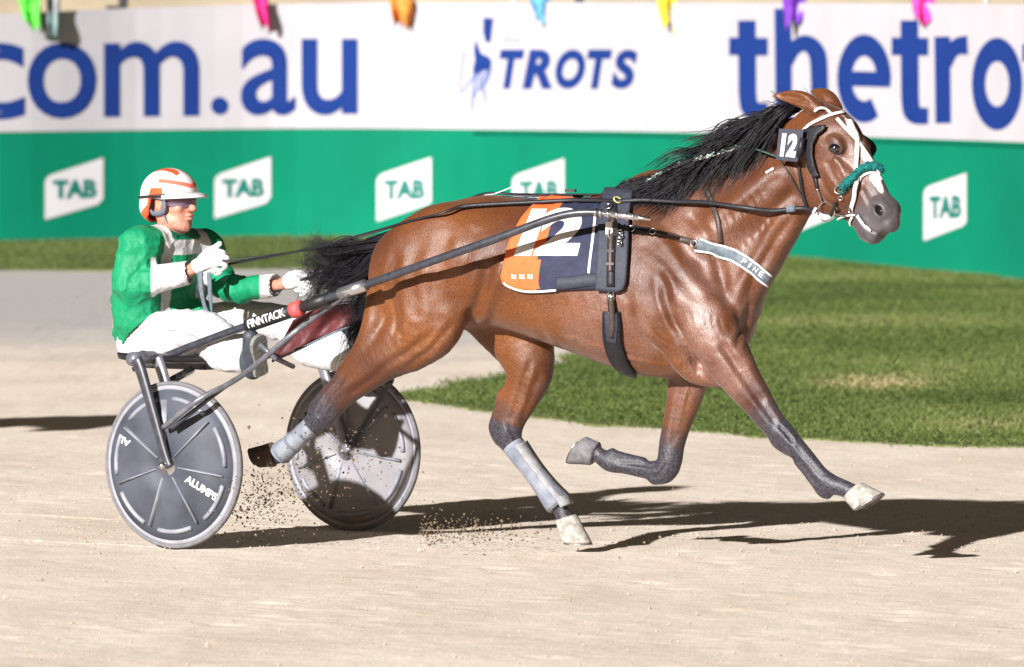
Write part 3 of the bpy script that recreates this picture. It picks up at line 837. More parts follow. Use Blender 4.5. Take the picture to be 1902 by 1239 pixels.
# --- folds cut into the coat
def crease(rows, k=.035):
    p, r = hchain(rows); H.chain(p, r, k, sub=True)
crease([(1232, 545, -.305, .014), (1262, 610, -.300, .018), (1298, 676, -.270, .016)])
crease([(868, 560, -.285, .02), (850, 600, -.285, .022), (838, 625, -.28, .02)])
crease([(905, 470, -.292, .012), (880, 530, -.292, .018), (868, 570, -.285, .016)])
crease([(700, 520, -.245, .010), (726, 585, -.262, .014), (744, 625, -.262, .012)])
crease([(1290, 445, -.235, .010), (1335, 520, -.245, .014), (1362, 570, -.235, .012)])
crease([(1345, 650, -.262, .010), (1388, 700, -.235, .012), (1412, 740, -.215, .008)])
hv, hf = H.mesh(); del H
# folds, muscle borders, tendons and veins pressed into the near-side surface
hw = HF.w(hv); q2 = proj(hw)
def vnormals(v, f):
    n = np.cross(v[f[:, 2]] - v[f[:, 0]], v[f[:, 3]] - v[f[:, 1]]); out = np.zeros_like(v)
    for k in range(4):
        for a in range(3): out[:, a] += np.bincount(f[:, k], n[:, a], len(v))
    return out / (np.linalg.norm(out, axis=1)[:, None] + 1e-12)
hn_ = vnormals(hv, hf)
disp = np.zeros(len(hv))
vis_n = np.clip(-(hn_ @ HF.R.T)[:, 1] * 3, 0, 1)            # fades on faces turned away
wob = np.stack([vnoise(hv, 33, 12, 2), vnoise(hv, 34, 12, 2)], 1) * 3.0
def press(line, w, d, side=-1, grow=0.):
    """groove (d>0) or ridge (d<0) of width w pixels along a line"""
    L = spline(np.array(line, float), 5); qq = q2 + wob
    lo, hi = L.min(0) - 4 * w, L.max(0) + 4 * w
    m = np.where((qq[:, 0] > lo[0]) & (qq[:, 0] < hi[0]) & (qq[:, 1] > lo[1]) & (qq[:, 1] < hi[1]) & ((hv[:, 1] < .02) if side < 0 else (hv[:, 1] > .02)))[0]
    best = np.full(len(m), 1e9); par = np.zeros(len(m))
    for i in range(len(L) - 1):
        a, b = L[i], L[i + 1]; ab = b - a; t = np.clip(((qq[m] - a) @ ab) / (ab @ ab + 1e-9), 0, 1)
        dd = np.linalg.norm(qq[m] - a - t[:, None] * ab, axis=1); k = dd < best; best[k] = dd[k]; par[k] = (i + t[k]) / (len(L) - 1)
    fade = np.clip(np.minimum(par, 1 - par) * 6 + .15, 0, 1)
    g = np.exp(-(best / w) ** 2) - .35 * np.exp(-((best - 1.9 * w) / (.9 * w)) ** 2)
    disp[m] -= d * g * fade
press([(1225, 505), (1240, 560), (1262, 615), (1288, 662), (1306, 690)], 8, .013)
press([(1282, 395), (1316, 450), (1342, 515), (1356, 585)], 10, .011)
press([(1188, 440), (1230, 478), (1272, 525), (1298, 560)], 12, .007)
press([(1200, 400), (1240, 430), (1290, 490)], 10, .004)
for k in range(6):
    x = 1338 + 13 * k; press([(x, 398 - 9 * k), (x + 16, 430 - 9 * k), (x + 34, 470 - 10 * k)], 3.4, .0030)
press([(1472, 398), (1436, 455), (1404, 510), (1392, 560)], 9, .012)
press([(1450, 325), (1390, 378), (1335, 412)], 12, .007)
press([(1478, 352), (1440, 390), (1400, 440)], 9, .005)
press([(906, 490), (890, 545), (868, 596)], 9, .012); press([(936, 478), (918, 540), (896, 598)], 9, -.008)
press([(884, 418), (864, 478), (842, 545)], 14, .007); press([(838, 430), (815, 500), (800, 560)], 14, .004)
press([(738, 470), (726, 530), (735, 590), (722, 640)], 9, .011); press([(770, 455), (768, 540), (775, 600)], 12, .005)
press([(805, 618), (745, 662), (690, 703), (640, 738)], 7, .008); press([(838, 600), (800, 648), (752, 686)], 6, .006)
for k in range(7): press([(985 + 30 * k, 548), (996 + 30 * k, 590), (1016 + 30 * k, 640)], 7, .0032)
press([(1040, 622), (1100, 640), (1180, 668), (1240, 680)], 4, -.0045)
press([(1335, 630), (1378, 696), (1416, 752), (1442, 792)], 7, .008); press([(1360, 640), (1402, 712), (1440, 770)], 6, .0035); press([(1315, 668), (1360, 728), (1405, 775)], 6, .0035)
press([(1462, 828), (1490, 864), (1516, 900)], 4, .0045); press([(1478, 822), (1506, 858), (1530, 886)], 4, .002); press([(1446, 790), (1462, 806), (1472, 822)], 4, .006)
rr_ = random.Random(3)
for k in range(13):
    x = 1196 + 9 * k + rr_.uniform(-4, 4); y = 628 + 3.2 * k + rr_.uniform(-8, 8); press([(x, y - 6), (x + 14, y + 6), (x + 24, y + 24), (x + 26, y + 40)], 2.6, .0022)
for k in range(8):
    x = 1235 + 14 * k; press([(x, 560 + 4 * k), (x + 12, 590 + 5 * k), (x + 34, 622 + 5 * k)], 4.5, .0020)
press([(1395, 560), (1380, 610), (1362, 648)], 6, .008)
press([(985, 672), (962, 735), (948, 785)], 6, .005, 1); press([(1005, 690), (985, 740), (968, 790)], 6, .0035, 1); press([(940, 790), (958, 815), (966, 830)], 4, .006, 1)
press([(1268, 715), (1258, 770), (1248, 830)], 6, .005, 1); press([(1285, 720), (1272, 770), (1258, 820)], 5, .003, 1); press([(1222, 868), (1180, 862), (1146, 856)], 3.5, .004, 1); press([(1236, 862), (1228, 880), (1210, 888)], 3.5, .006, 1)
press([(640, 700), (615, 730), (598, 756), (588, 776)], 4.5, .007)
# face
press([(1594, 404), (1610, 424), (1628, 436), (1644, 440)], 2.6, .007)
press([(1558, 296), (1566, 318), (1574, 340)], 3, -.004); press([(1536, 300), (1546, 322), (1560, 340)], 4, .005); press([(1520, 318), (1530, 345), (1552, 372)], 5, .006); press([(1498, 300), (1506, 340), (1524, 376)], 6, .005)
press([(1608, 300), (1622, 330), (1636, 358)], 4, .004); press([(1530, 262), (1546, 256), (1562, 262)], 4, -.004)
press([(1600, 345), (1612, 370), (1622, 392)], 4, .004)
und = .0030 * vnoise(hv * [1, .3, 1], 32, 6.5, 3)
body_mask = 1 / (1 + np.exp(-(hv[:, 2] - .62) / .04))
hv = hv + hn_ * (disp * vis_n + und * body_mask)[:, None]
hw = HF.w(hv)

# --- coat colour masks (markings of the animal and painted highlights)
def near_chain(rows, fr):
    p = spline(np.array([fr(a, b, c) for a, b, c, _ in rows]), 5); r = np.repeat([q[3] for q in rows], 5)[:len(p)]
    par = np.linspace(0, len(rows) - 1, len(p))
    D = np.linalg.norm(hv[:, None, :] - p[None], axis=2) if len(hv) < 1 else None
    best = np.full(len(hv), 9.); pi = np.zeros(len(hv))
    for i in range(len(p)):
        d = np.linalg.norm(hv - p[i], axis=1) - r[min(i, len(r) - 1)]
        m = d < best; best[m] = d[m]; pi[m] = par[i]
    return best, pi
dark = np.zeros(len(hv))
for L, i0, i1, lim in ((RH, 4.0, 6.0, .1), (LH, 4.0, 5.6, .1), (RF, 2.2, 4.2, .1), (LFm, 2.5, 4.1, .1)):
    d, pi = near_chain(L, hp); pi = pi + .35 * vnoise(hv, 41, 16, 3)
    m = (d < .07) & (hv[:, 2] < .86)
    dark[m] = np.maximum(dark[m], np.clip((pi[m] - i0) / (i1 - i0), 0, 1))
hl = HD.loc(hw); hsv = (hl[:, [0, 2]] - hA); hS = hsv @ ha; hDq = hsv @ hu; hWq = hl[:, 1]
isH = (hS > .02) & (hv[:, 2] > 1.15) & (hv[:, 0] > .55)
muz = np.where(isH, np.clip((hS - .40 + .02 * vnoise(hv, 43, 20, 2)) / .10, 0, 1), 0)
topd = np.interp(hS, sH, dt_)
cen = .006 + .016 * np.sin(np.clip((hS - .12) / .3, 0, 1) * math.pi * .5)
bw_ = np.interp(hS, [.1, .16, .22, .32, .40, .47], [.0, .014, .011, .013, .014, .003]) + .004 * vnoise(hv, 45, 30, 2)
blaze = np.where(isH & (hS > .10) & (hS < .475), np.clip((bw_ - np.abs(hWq + .020)) / .006 + .5, 0, 1) * np.clip((hDq - topd + .07) / .02, 0, 1), 0)
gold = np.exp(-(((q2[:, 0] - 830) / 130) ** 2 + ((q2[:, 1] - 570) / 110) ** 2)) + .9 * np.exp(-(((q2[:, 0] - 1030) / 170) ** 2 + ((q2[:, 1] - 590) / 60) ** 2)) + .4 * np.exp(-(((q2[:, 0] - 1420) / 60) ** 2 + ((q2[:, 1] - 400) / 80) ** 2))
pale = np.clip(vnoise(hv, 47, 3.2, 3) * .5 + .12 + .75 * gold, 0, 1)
nost = np.zeros(len(hv)); n_s, n_d = hsd(1650, 392); ring = np.zeros(len(hv)); e_s, e_d = hsd(1578, 273)
for s in (-1, 1):
    nost = np.maximum(nost, np.clip(1.6 - np.linalg.norm((np.stack([hS, hDq, hWq], 1) - [n_s - .006, n_d - .002, s * .050]) / [.021, .0145, .034], axis=1), 0, 1) * 1.6)
    ring = np.maximum(ring, np.clip(1.5 - np.linalg.norm((np.stack([hS, hDq, hWq], 1) - [e_s + .004, e_d, s * .095]) / [.034, .026, .03], axis=1), 0, 1))
nost = np.clip(nost, 0, 1) * isH; muz = np.maximum(muz, ring * .75 * isH)
# dusty, sweaty hair with pinkish highlights painted in on shoulder, barrel and forearm
sweat_sheen = np.exp(-(((q2[:, 0] - 1290) / 150) ** 2 + ((q2[:, 1] - 560) / 150) ** 2)) + .8 * np.exp(-(((q2[:, 0] - 1390) / 60) ** 2 + ((q2[:, 1] - 730) / 80) ** 2)) + .5 * np.exp(-(((q2[:, 0] - 985) / 70) ** 2 + ((q2[:, 1] - 700) / 60) ** 2)) + .6 * np.exp(-(((q2[:, 0] - 1560) / 60) ** 2 + ((q2[:, 1] - 320) / 70) ** 2))
sweat_sheen = sweat_sheen + .55 * np.exp(-(((q2[:, 0] - 1110) / 90) ** 2 + ((q2[:, 1] - 610) / 50) ** 2)) + .35 * np.exp(-(((q2[:, 0] - 770) / 60) ** 2 + ((q2[:, 1] - 650) / 40) ** 2))
sweat_sheen = np.clip(sweat_sheen * (.50 + .95 * vnoise(hv, 49, 7, 4)), 0, .9)

def mat_coat():
    m = bpy.data.materials.new('bay coat'); m.use_nodes = True; nt = m.node_tree; b = nt.nodes['Principled BSDF']
    def at(n):
        a = nt.nodes.new('ShaderNodeAttribute'); a.attribute_name = n; return a.outputs['Fac']
    def mix(f, a, c):
        x = nt.nodes.new('ShaderNodeMix'); x.data_type = 'RGBA'; nt.links.new(f, x.inputs['Factor'])
        for s, q in (('A', a), ('B', c)):
            if isinstance(q, tuple): x.inputs[s].default_value = q
            else: nt.links.new(q, x.inputs[s])
        return x.outputs['Result']
    tc = nt.nodes.new('ShaderNodeTexCoord')
    def noise(sc, det, st=(1, 1, 1)):
        mp = nt.nodes.new('ShaderNodeMapping'); mp.inputs['Scale'].default_value = st; nt.links.new(tc.outputs['Object'], mp.inputs[0])
        n = nt.nodes.new('ShaderNodeTexNoise'); n.inputs['Scale'].default_value = sc; n.inputs['Detail'].default_value = det; nt.links.new(mp.outputs[0], n.inputs['Vector']); return n.outputs['Fac']
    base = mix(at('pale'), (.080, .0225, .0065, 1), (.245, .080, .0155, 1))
    def rng(x, a, c):
        r = nt.nodes.new('ShaderNodeMapRange'); r.inputs[1].default_value = a; r.inputs[2].default_value = c; nt.links.new(x, r.inputs[0]); return r.outputs[0]
    base = mix(at('sweat_sheen'), base, (.245, .122, .088, 1))  # dusty, sweaty hair and its pinkish sheen mixed into the base colour
    base = mix(rng(noise(230, 4, (1, 1, .4)), .38, .80), base, (.045, .013, .005, 1))
    base = mix(rng(noise(420, 3, (1, 1, .5)), .44, .85), base, (.030, .009, .004, 1))
    leg = mix(rng(noise(110, 6), .35, .75), (.011, .010, .014, 1), (.060, .055, .070, 1))
    c = mix(at('dark'), base, leg)
    c = mix(at('muz'), c, mix(noise(60, 4), (.030, .025, .028, 1), (.095, .082, .088, 1)))
    c = mix(at('nost'), c, (.008, .005, .005, 1))
    c = mix(at('blaze'), c, (.72, .69, .66, 1))
    nt.links.new(c, b.inputs['Base Color'])
    r = nt.nodes.new('ShaderNodeMapRange'); r.inputs[3].default_value = .36; r.inputs[4].default_value = .57; nt.links.new(noise(9, 4), r.inputs[0]); nt.links.new(r.outputs[0], b.inputs['Roughness'])
    sp_ = nt.nodes.new('ShaderNodeMapRange'); sp_.inputs[3].default_value = .40; sp_.inputs[4].default_value = .78; nt.links.new(at('sweat_sheen'), sp_.inputs[0]); nt.links.new(sp_.outputs[0], b.inputs['Specular IOR Level'])
    b.inputs['Sheen Weight'].default_value = .12; b.inputs['Sheen Roughness'].default_value = .4; b.inputs['Sheen Tint'].default_value = (1, .8, .75, 1)
    bp = nt.nodes.new('ShaderNodeBump'); bp.inputs['Distance'].default_value = .0022; bp.inputs['Strength'].default_value = .8
    nt.links.new(noise(190, 4, (1, 1, .4)), bp.inputs['Height'])
    # veins and soft creases
    wv = nt.nodes.new('ShaderNodeTexNoise'); wv.inputs['Scale'].default_value = 13; wv.inputs['Detail'].default_value = 3; wv.inputs['Distortion'].default_value = 1.2
    nt.links.new(tc.outputs['Object'], wv.inputs['Vector'])
    b2 = nt.nodes.new('ShaderNodeBump'); b2.inputs['Distance'].default_value = .006; b2.inputs['Strength'].default_value = .3
    nt.links.new(wv.outputs['Fac'], b2.inputs['Height']); nt.links.new(b2.outputs['Normal'], bp.inputs['Normal'])
    nt.links.new(bp.outputs['Normal'], b.inputs['Normal'])
    return m
M_COAT = mat_coat()
horse = thing('horse', 'bay trotter at full stretch with black legs and a white blaze', 'horse', HF.w((0, 0, 0)))
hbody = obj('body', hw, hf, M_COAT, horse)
for n_, a_ in (('dark', dark), ('muz', muz), ('blaze', blaze), ('pale', pale), ('nost', nost), ('sweat_sheen', sweat_sheen)): attr(hbody.data, n_, a_)

# --- eyes
M_EYE = material('horse eye', (.006, .005, .008), .06, .1, 20, spec=.9, coat=1.)
for s in (-1, 1):
    e_s, e_d = hsd(1578, 273)
    c = HF.w(hloc(e_s + .004, e_d + .0, s * .0905))
    MB().ball(c, (.029, .029, .023), 18, 14).build('eye', M_EYE, horse)

# --- hooves
M_HOOF = material('pale dusty hoof', (.29, .265, .24), .85, .35, 40, bump=.002, bscale=90)
M_HOOFD = material('dark muddy hoof', (.075, .05, .03), .8, .3, 40, bump=.003, bscale=60)
M_SHOE = material('worn shoe', (.16, .15, .14), .5, .2, 40, metal=.6)
def hoof(cor, toe, y, rc, rt, mat, up_hint, name='hoof'):
    """coronet centre and sole centre in pixels; up_hint px direction of the toe"""
    a = HF.wpx(cor[0], cor[1], y); b = HF.wpx(toe[0], toe[1], y)
    ax = b - a; L = np.linalg.norm(ax); ax /= L
    t = HF.wpx(cor[0] + up_hint[0], cor[1] + up_hint[1], y) - a; t -= ax * (t @ ax); t /= np.linalg.norm(t)
    sd = np.cross(ax, t); V = []; n = 20; prof = [(0, .92), (.08, 1.04), (.5, 1.0), (.93, 1.0), (1.0, .99)]
    for k, (f, sc) in enumerate(prof):
        r = (rc + (rt - rc) * f) * sc
        for j in range(n):
            th = 2 * math.pi * j / n
            toe_ext = (1.22 if math.cos(th) > 0 else .92)
            c = a + ax * L * f * (1 + .20 * math.cos(th)) + t * (rt - rc) * .9 * f
            V.append(c + r * (math.cos(th) * toe_ext * t + .92 * math.sin(th) * sd) + ax * (.18 * L * (1 - math.cos(th)) * -.5 * (1 - f) * -1 * 0))
    # concave sole
    m = len(prof)
    for sc, f in ((.82, 1.0), (.6, .93), (.3, .88)):
        for j in range(n):
            th = 2 * math.pi * j / n
            V.append(a + ax * L * (f + .20 * sc * math.cos(th)) + t * (rt - rc) * .9 + rt * sc * (math.cos(th) * (1.22 if math.cos(th) > 0 else .92) * t + .92 * math.sin(th) * sd))
    V.append(a + ax * L * .87 + t * (rt - rc) * .9); m += 3
    Fc = [(i * n + j, i * n + (j + 1) % n, (i + 1) * n + (j + 1) % n, (i + 1) * n + j) for i in range(m - 1) for j in range(n)]
    Fc += [tuple(range(n))[::-1]] + [((m - 1) * n + j, (m - 1) * n + (j + 1) % n, m * n) for j in range(n)]
    o = obj(name, V, Fc, mat, horse)
    sh = MB(); V = []
    for f, s0, s1 in ((1.0, .84, 1.0), (1.06, .84, 1.0)):
        for j in range(15):
            th = -2.3 + 4.6 * j / 14
            for s_ in (s0, s1):
                V.append(a + ax * (L * (f + .20 * s_ * math.cos(th)) + .0015) + t * (rt - rc) * .9 + rt * s_ * (math.cos(th) * (1.22 if math.cos(th) > 0 else .92) * t + .92 * math.sin(th) * sd))
    Fs = []
    for j in range(14):
        p = 2 * j; q = 30 + 2 * j
        Fs += [(p, p + 1, p + 3, p + 2), (q, q + 2, q + 3, q + 1), (p, p + 2, q + 2, q), (p + 1, q + 1, q + 3, p + 3)]
    Fs += [(0, 30, 31, 1), (28, 29, 59, 58)]
    sh.add(V, Fs); s_o = sh.build('shoe', M_SHOE, o, sm=False)
    return o
hoof((1581, 913), (1606, 941), -.15, .046, .066, M_HOOF, (60, -30))
hoof((1049, 962), (1064, 1010), .12, .044, .058, M_HOOF, (30, 10))
hoof((1108, 840), (1076, 826), .12, .046, .064, material('grey dusty hoof', (.13, .125, .135), .85, .3, 40, bump=.002), (-12, 40))
hoof((510, 847), (474, 850), -.15, .048, .040, M_HOOFD, (-10, -60))

# --- the next runner, off the left of the frame, whose shadow reaches into view
def copy_tree(o, parent=None):
    c = o.copy(); COL.objects.link(c); c.parent = parent
    for ch in list(o.children): copy_tree(ch, c)
    return c
# ================================================================== harness
BV = bvh_of(hbody)
def cast_line(bv, pts, off=.004, n=6, fallback=None):
    """pixel polyline laid on a surface; returns points and softened normals"""
    q = spline(np.array(pts, float), n); Pn = []; Nn = []
    for x, y in q:
        p, nn = cast_px(bv, x, y, 0)
        if p is None: continue
        Pn.append(p); Nn.append(nn)
    Pn = np.array(Pn); Nn = np.array(Nn)
    for _ in range(2):
        if len(Nn) > 2: Nn[1:-1] = (Nn[:-2] + Nn[1:-1] * 2 + Nn[2:]) / 4; Pn[1:-1] = (Pn[:-2] + Pn[1:-1] * 2 + Pn[2:]) / 4
    Nn /= np.linalg.norm(Nn, axis=1)[:, None]
    return Pn + Nn * off, Nn
def px2m(px): return px * SC
def strap(name, bv, pts, wpx, mat, parent, off=.004, th=.004, n=6, label=None):
    p, nn = cast_line(bv, pts, off, n)
    return MB().strip(p, nn, px2m(np.asarray(wpx)) if np.isscalar(wpx) else np.interp(np.linspace(0, 1, len(p)), np.linspace(0, 1, len(wpx)), px2m(np.asarray(wpx, float))), th).build(name, mat, parent, label=label)

def surf_grid(bv, X, Y, off):
    """grid of pixel positions laid on a surface"""
    n, m = X.shape; V = np.zeros((n, m, 3)); N = np.zeros((n, m, 3)); ok = np.zeros((n, m), bool)
    for i in range(n):
        for j in range(m):
            p, nn = cast_px(bv, X[i, j], Y[i, j], 0)
            if p is not None: V[i, j] = p; N[i, j] = nn; ok[i, j] = True
    for i in range(n):
        for j in range(m):
            if not ok[i, j]:
                k = i
                while k < n and not ok[k, j]: k += 1
                if k < n: V[i, j] = V[k, j] + (P(X[i, j], Y[i, j], V[k, j][1]) - P(X[k, j], Y[k, j], V[k, j][1])); N[i, j] = N[k, j]
    for _ in range(3):
        N[1:-1] = (N[:-2] + 2 * N[1:-1] + N[2:]) / 4; N[:, 1:-1] = (N[:, :-2] + 2 * N[:, 1:-1] + N[:, 2:]) / 4
        V[1:-1, 1:-1] = (V[1:-1, 1:-1] * 4 + V[:-2, 1:-1] + V[2:, 1:-1] + V[1:-1, :-2] + V[1:-1, 2:]) / 8
    N /= np.linalg.norm(N, axis=2)[..., None] + 1e-9
    return V + N * off, N
def grid_faces(n, m):
    i = np.arange(n * m).reshape(n, m)
    return np.stack([i[:-1, :-1], i[1:, :-1], i[1:, 1:], i[:-1, 1:]], -1).reshape(-1, 4)
def mirror_w(p):
    q = HF.loc(p); q = q * np.array([1, -1, 1]); return HF.w(q)
def over_back(bv, X, Y, off, far):
    """near-side grid continued over the spine onto the far side by symmetry"""
    V, N = surf_grid(bv, X, Y, off)
    fr = np.stack([mirror_w(V[i]) for i in range(far, -1, -1)], 0)
    return np.concatenate([fr, V], 0)
def solid(o, t, off=1.0):
    md = o.modifiers.new('thickness', 'SOLIDIFY'); md.thickness = t; md.offset = off; return o

def sub_tris(v2, faces, maxlen):
    bm = bmesh.new(); vs_ = [bm.verts.new((x, y, 0)) for x, y in v2]
    for f in faces:
        try: bm.faces.new([vs_[i] for i in f])
        except ValueError: pass
    bmesh.ops.triangulate(bm, faces=bm.faces[:])
    for _ in range(5):
        e = [e for e in bm.edges if e.calc_length() > maxlen]
        if not e: break
        bmesh.ops.subdivide_edges(bm, edges=e, cuts=1); bmesh.ops.triangulate(bm, faces=bm.faces[:])
    bm.verts.ensure_lookup_table(); bm.verts.index_update()
    out = np.array([v.co[:2] for v in bm.verts]), [tuple(x.index for x in f.verts) for f in bm.faces]
    bm.free(); return out
def decal(name, bv, txt, quad, mat, parent, off=.003, bold=0., maxlen=6, polys=None):
    """flat print laid on a surface; quad = bottom-left, bottom-right, top-right, top-left pixels"""
    if polys is None: v, f = glyph(txt, bold)
    else: v, f = polys
    bl, br, tr, tl = (np.array(c, float) for c in quad)
    q = [(1 - b) * ((1 - a) * bl + a * br) + b * ((1 - a) * tl + a * tr) for a, b in v]
    q, f = sub_tris(q, f, maxlen); V = []; last = None
    for x, y in q:
        p, nn = cast_px(bv, x, y, off)
        if p is None: p = last if last is not None else P(x, y, 35.6)
        V.append(p); last = p
    return obj(name, V, f, mat, parent, sm=False)

M_LEATH = material('black harness leather', (.010, .010, .014), .5, .3, 60, bump=.001, bscale=120, spec=.4)
M_BROWN = material('dark brown leather', (.045, .028, .022), .5, .3, 60, bump=.001)
M_WHITE = material('white webbing', (.62, .60, .60), .6, .1, 80, bump=.001, bscale=200)
M_METAL = material('bright steel', (.62, .61, .60), .25, .1, 40, metal=1.)
M_ORANGE = material('orange cloth', (.62, .105, .022), .75, .12, 30, bump=.003, bscale=28)
M_NAVY = material('navy cloth', (.014, .017, .045), .8, .3, 26, bump=.003, bscale=30)
M_SLATE = material('slate webbing', (.022, .025, .040), .7, .3, 60, bump=.001)
M_GREYB = material('blue grey pad', (.10, .125, .15), .75, .35, 40, bump=.001)
M_TEAL = material('teal fleece', (.0, .12, .11), .95, .35, 60, bump=.006, bscale=140)
M_YEL = material('yellow cord', (.55, .50, .16), .6, .2, 60)
M_MINT = material('mint cord', (.25, .46, .38), .6, .3, 60)

# ---- saddlecloth
sc = thing('saddlecloth', 'orange and navy race saddlecloth with a large white 12', 'saddlecloth', HF.w((-.3, -.25, 1.0)))
u = np.linspace(0, 1, 27); v = np.linspace(0, 1, 27)
Lx = np.interp(v, [0, .25, .5, .75, .9, .97, 1], [1002, 968, 949, 937, 931, 936, 946]); Rx = np.interp(v, [0, 1], [1140, 1136])
Xc = Lx[:, None] + (Rx - Lx)[:, None] * u[None]
topy = np.interp(u, [0, .4, 1], [372, 377, 374]); boty = np.interp(u, [0, .12, .35, .6, 1], [530, 539, 542, 538, 536])
Yc = topy[None] + (boty - topy)[None] * v[:, None]
Vc = over_back(BV, Xc, Yc, .012, 12)
sh_ = Vc.shape; wv_ = Vc.reshape(-1, 3); wv_ = wv_ - HF.l * (.0055 * vnoise(wv_, 91, 9, 3) * np.where(HF.loc(wv_)[:, 1] < 0, 1, -1))[:, None]; Vc = wv_.reshape(sh_)
n_, m_ = Vc.shape[:2]
Fg = grid_faces(n_, m_)
split = np.interp(Yc, [372, 410, 446, 476, 540], [1048, 1030, 1015, 1003, 1000])
isn = np.concatenate([np.repeat((Xc[:1] > split[:1]), n_ - len(Xc), 0), Xc > split], 0)
fc_n = isn.reshape(-1)[Fg].mean(1) > .5
cl = obj('cloth', Vc.reshape(-1, 3), Fg, [M_ORANGE, M_NAVY], sc)
cl.data.polygons.foreach_set('material_index', fc_n.astype(np.int32)); solid(cl, .006)
BC = bvh_of(cl)
def sl(y): return np.interp(y, [372, 410, 446, 476, 540], [1048, 1030, 1015, 1003, 1000])
decal('digit', BC, '1', ((956, 476), (988, 476), (1017, 391), (988, 391)), M_WHITE, sc, .0085, polys=(np.array([(0, 0), (1, 0), (1, 1), (0, 1), (.0, .9)]) * 1.0, [(0, 1, 2, 3)]))
decal('digit', BC, '2', ((992, 476), (1073, 476), (1096, 389), (1016, 389)), M_WHITE, sc, .0085, .06)
# edging along the hem and the piping beside the pad
p, nn = cast_line(BC, [(937, 524), (948, 535), (975, 541), (1010, 541), (1035, 539)], .008); MB().strip(p, nn, .010, .003).build('edging', M_WHITE, sc)
p, nn = cast_line(BC, [(1108, 395), (1104, 430), (1099, 470), (1095, 508)], .008); MB().strip(p, nn, .012, .003).build('edging', M_WHITE, sc)
p, nn = cast_line(BC, [(1034, 527), (1070, 524), (1100, 520), (1130, 522)], .008); MB().strip(p, nn, .052, .006).build('girth_band', M_SLATE, sc)
for x0 in (952, 967, 982): # faded white sponsor print
    decal('print', BC, '', ((x0, 517), (x0 + 9, 518), (x0 + 9, 509), (x0, 508)), M_WHITE, sc, .0085, polys=(np.array([(0, 0), (1, 0), (1, 1), (.6, .7), (0, 1)]), [(0, 1, 2, 3, 4)]))
# folded orange corner standing up on the spine
p = [HF.w(HF.px(a, b, y)) for a, b, y in ((1004, 372, -.06), (1024, 362, 0), (1062, 366, .02), (1080, 372, .02), (1050, 382, -.05), (1014, 384, -.09))]
solid(obj('fold', p, [(0, 1, 4, 5), (1, 2, 3, 4)], M_ORANGE, sc, sm=False), .004)

# ---- harness saddle (pad)
hs_ = thing('harness_saddle', 'black harness saddle pad with buckled strap behind the withers', 'harness saddle', HF.w((-.1, -.27, 1.0)))
u = np.linspace(0, 1, 13); v = np.linspace(0, 1, 30)
Lx = np.interp(v, [0, .3, 1], [1128, 1116, 1109]); Rx = np.interp(v, [0, .2, .9, .97, 1], [1180, 1174, 1168, 1163, 1150])
Xc = Lx[:, None] + (Rx - Lx)[:, None] * u[None]; Yc = (360 + (539 - 360) * v)[:, None] + np.zeros((1, 13)) + 4 * u[None]
Vp = over_back(BV, Xc, Yc, .018, 12)
pad = obj('pad', Vp.reshape(-1, 3), grid_faces(*Vp.shape[:2]), M_SLATE, hs_); solid(pad, .014)
BP = bvh_of(pad)
p, nn = cast_line(BP, [(1142, 380), (1139, 430), (1137, 480), (1136, 532)], .015); MB().strip(p, nn, .036, .006).build('strap', M_LEATH, hs_)
p, nn = cast_line(BP, [(1141, 405), (1138, 440), (1136, 480), (1136, 505)], .022); MB().strip(p, nn, .020, .004).build('strap', M_BROWN, hs_)
for yy in (470, 492):
    c, nn = cast_px(BP, 1136, yy, .026); MB().box(c, (1, 0, 0), nn, np.cross((1, 0, 0), nn), .030, .004, .010).build('buckle', M_METAL, hs_, sm=False)
# tug: shaft holder, white block, snap and chain
c, nn = cast_px(BP, 1136, 432, .03)
MB().box(c, (1, .1, 0), nn, (0, 0, 1), .030, .02, .050).build('tug_block', M_WHITE, hs_, sm=False)
c2, nn = cast_px(BP, 1147, 433, .028); MB().box(c2, (1, .1, 0), nn, (0, 0, 1), .022, .018, .058).build('tug_plate', M_BLACK, hs_, sm=False)
mbk = MB()
for k, (x, y) in enumerate(((1155, 436), (1157, 444), (1153, 450), (1155, 457))):
    c, nn = cast_px(BP, x, y, .03); mbk.ring(c, nn + np.array([.6 * (k % 2), 0, .3]), .009, .003, 14, 6)
mbk.build('chain', M_METAL, hs_)
loop = spline(np.array([P(a, b, d) for (a, b), d in zip(((1131, 425), (1131, 440), (1142, 453), (1155, 460), (1162, 448)), [cast_px(BP, 1140, 440, .03)[0][1]] * 5)]), 6)
MB().tube(loop, .0035, 6).build('hook', M_METAL, hs_)
c, nn = cast_px(BP, 1135, 392, .03); MB().ring(c, nn, .014, .0028, 18, 6).build('terret', M_METAL, hs_)
c, nn = cast_px(BP, 1152, 380, .03); MB().ring(c, nn + np.array([.8, 0, 0]), .016, .003, 18, 6).build('terret', M_YEL, hs_)

# ---- girth
gi = thing('girth', 'black padded girth hanging below the saddle and round the belly', 'girth', HF.w((-.1, -.25, .8)))
strap('strap', BV, [(1136, 536), (1136, 556), (1138, 585)], 15, M_LEATH, gi, .006, .005)
strap('pad', BV, [(1136, 578), (1137, 600), (1139, 625), (1144, 650), (1154, 672), (1168, 686), (1182, 691)], [34, 37, 38, 38, 37, 34, 26], M_LEATH, gi, .005, .016)
strap('stitched_patch', BV, [(1136, 582), (1138, 605), (1141, 632)], [25, 25, 20], M_SLATE, gi, .022, .003)
strap('billet', BV, [(1136, 552), (1138, 585), (1140, 622)], 10, M_BROWN, gi, .026, .003)
for yy in (546, 553):
    c, nn = cast_px(BV, 1136, yy, .014); MB().ring(c, nn, .012, .0025, 16, 6).build('buckle', M_METAL, gi)

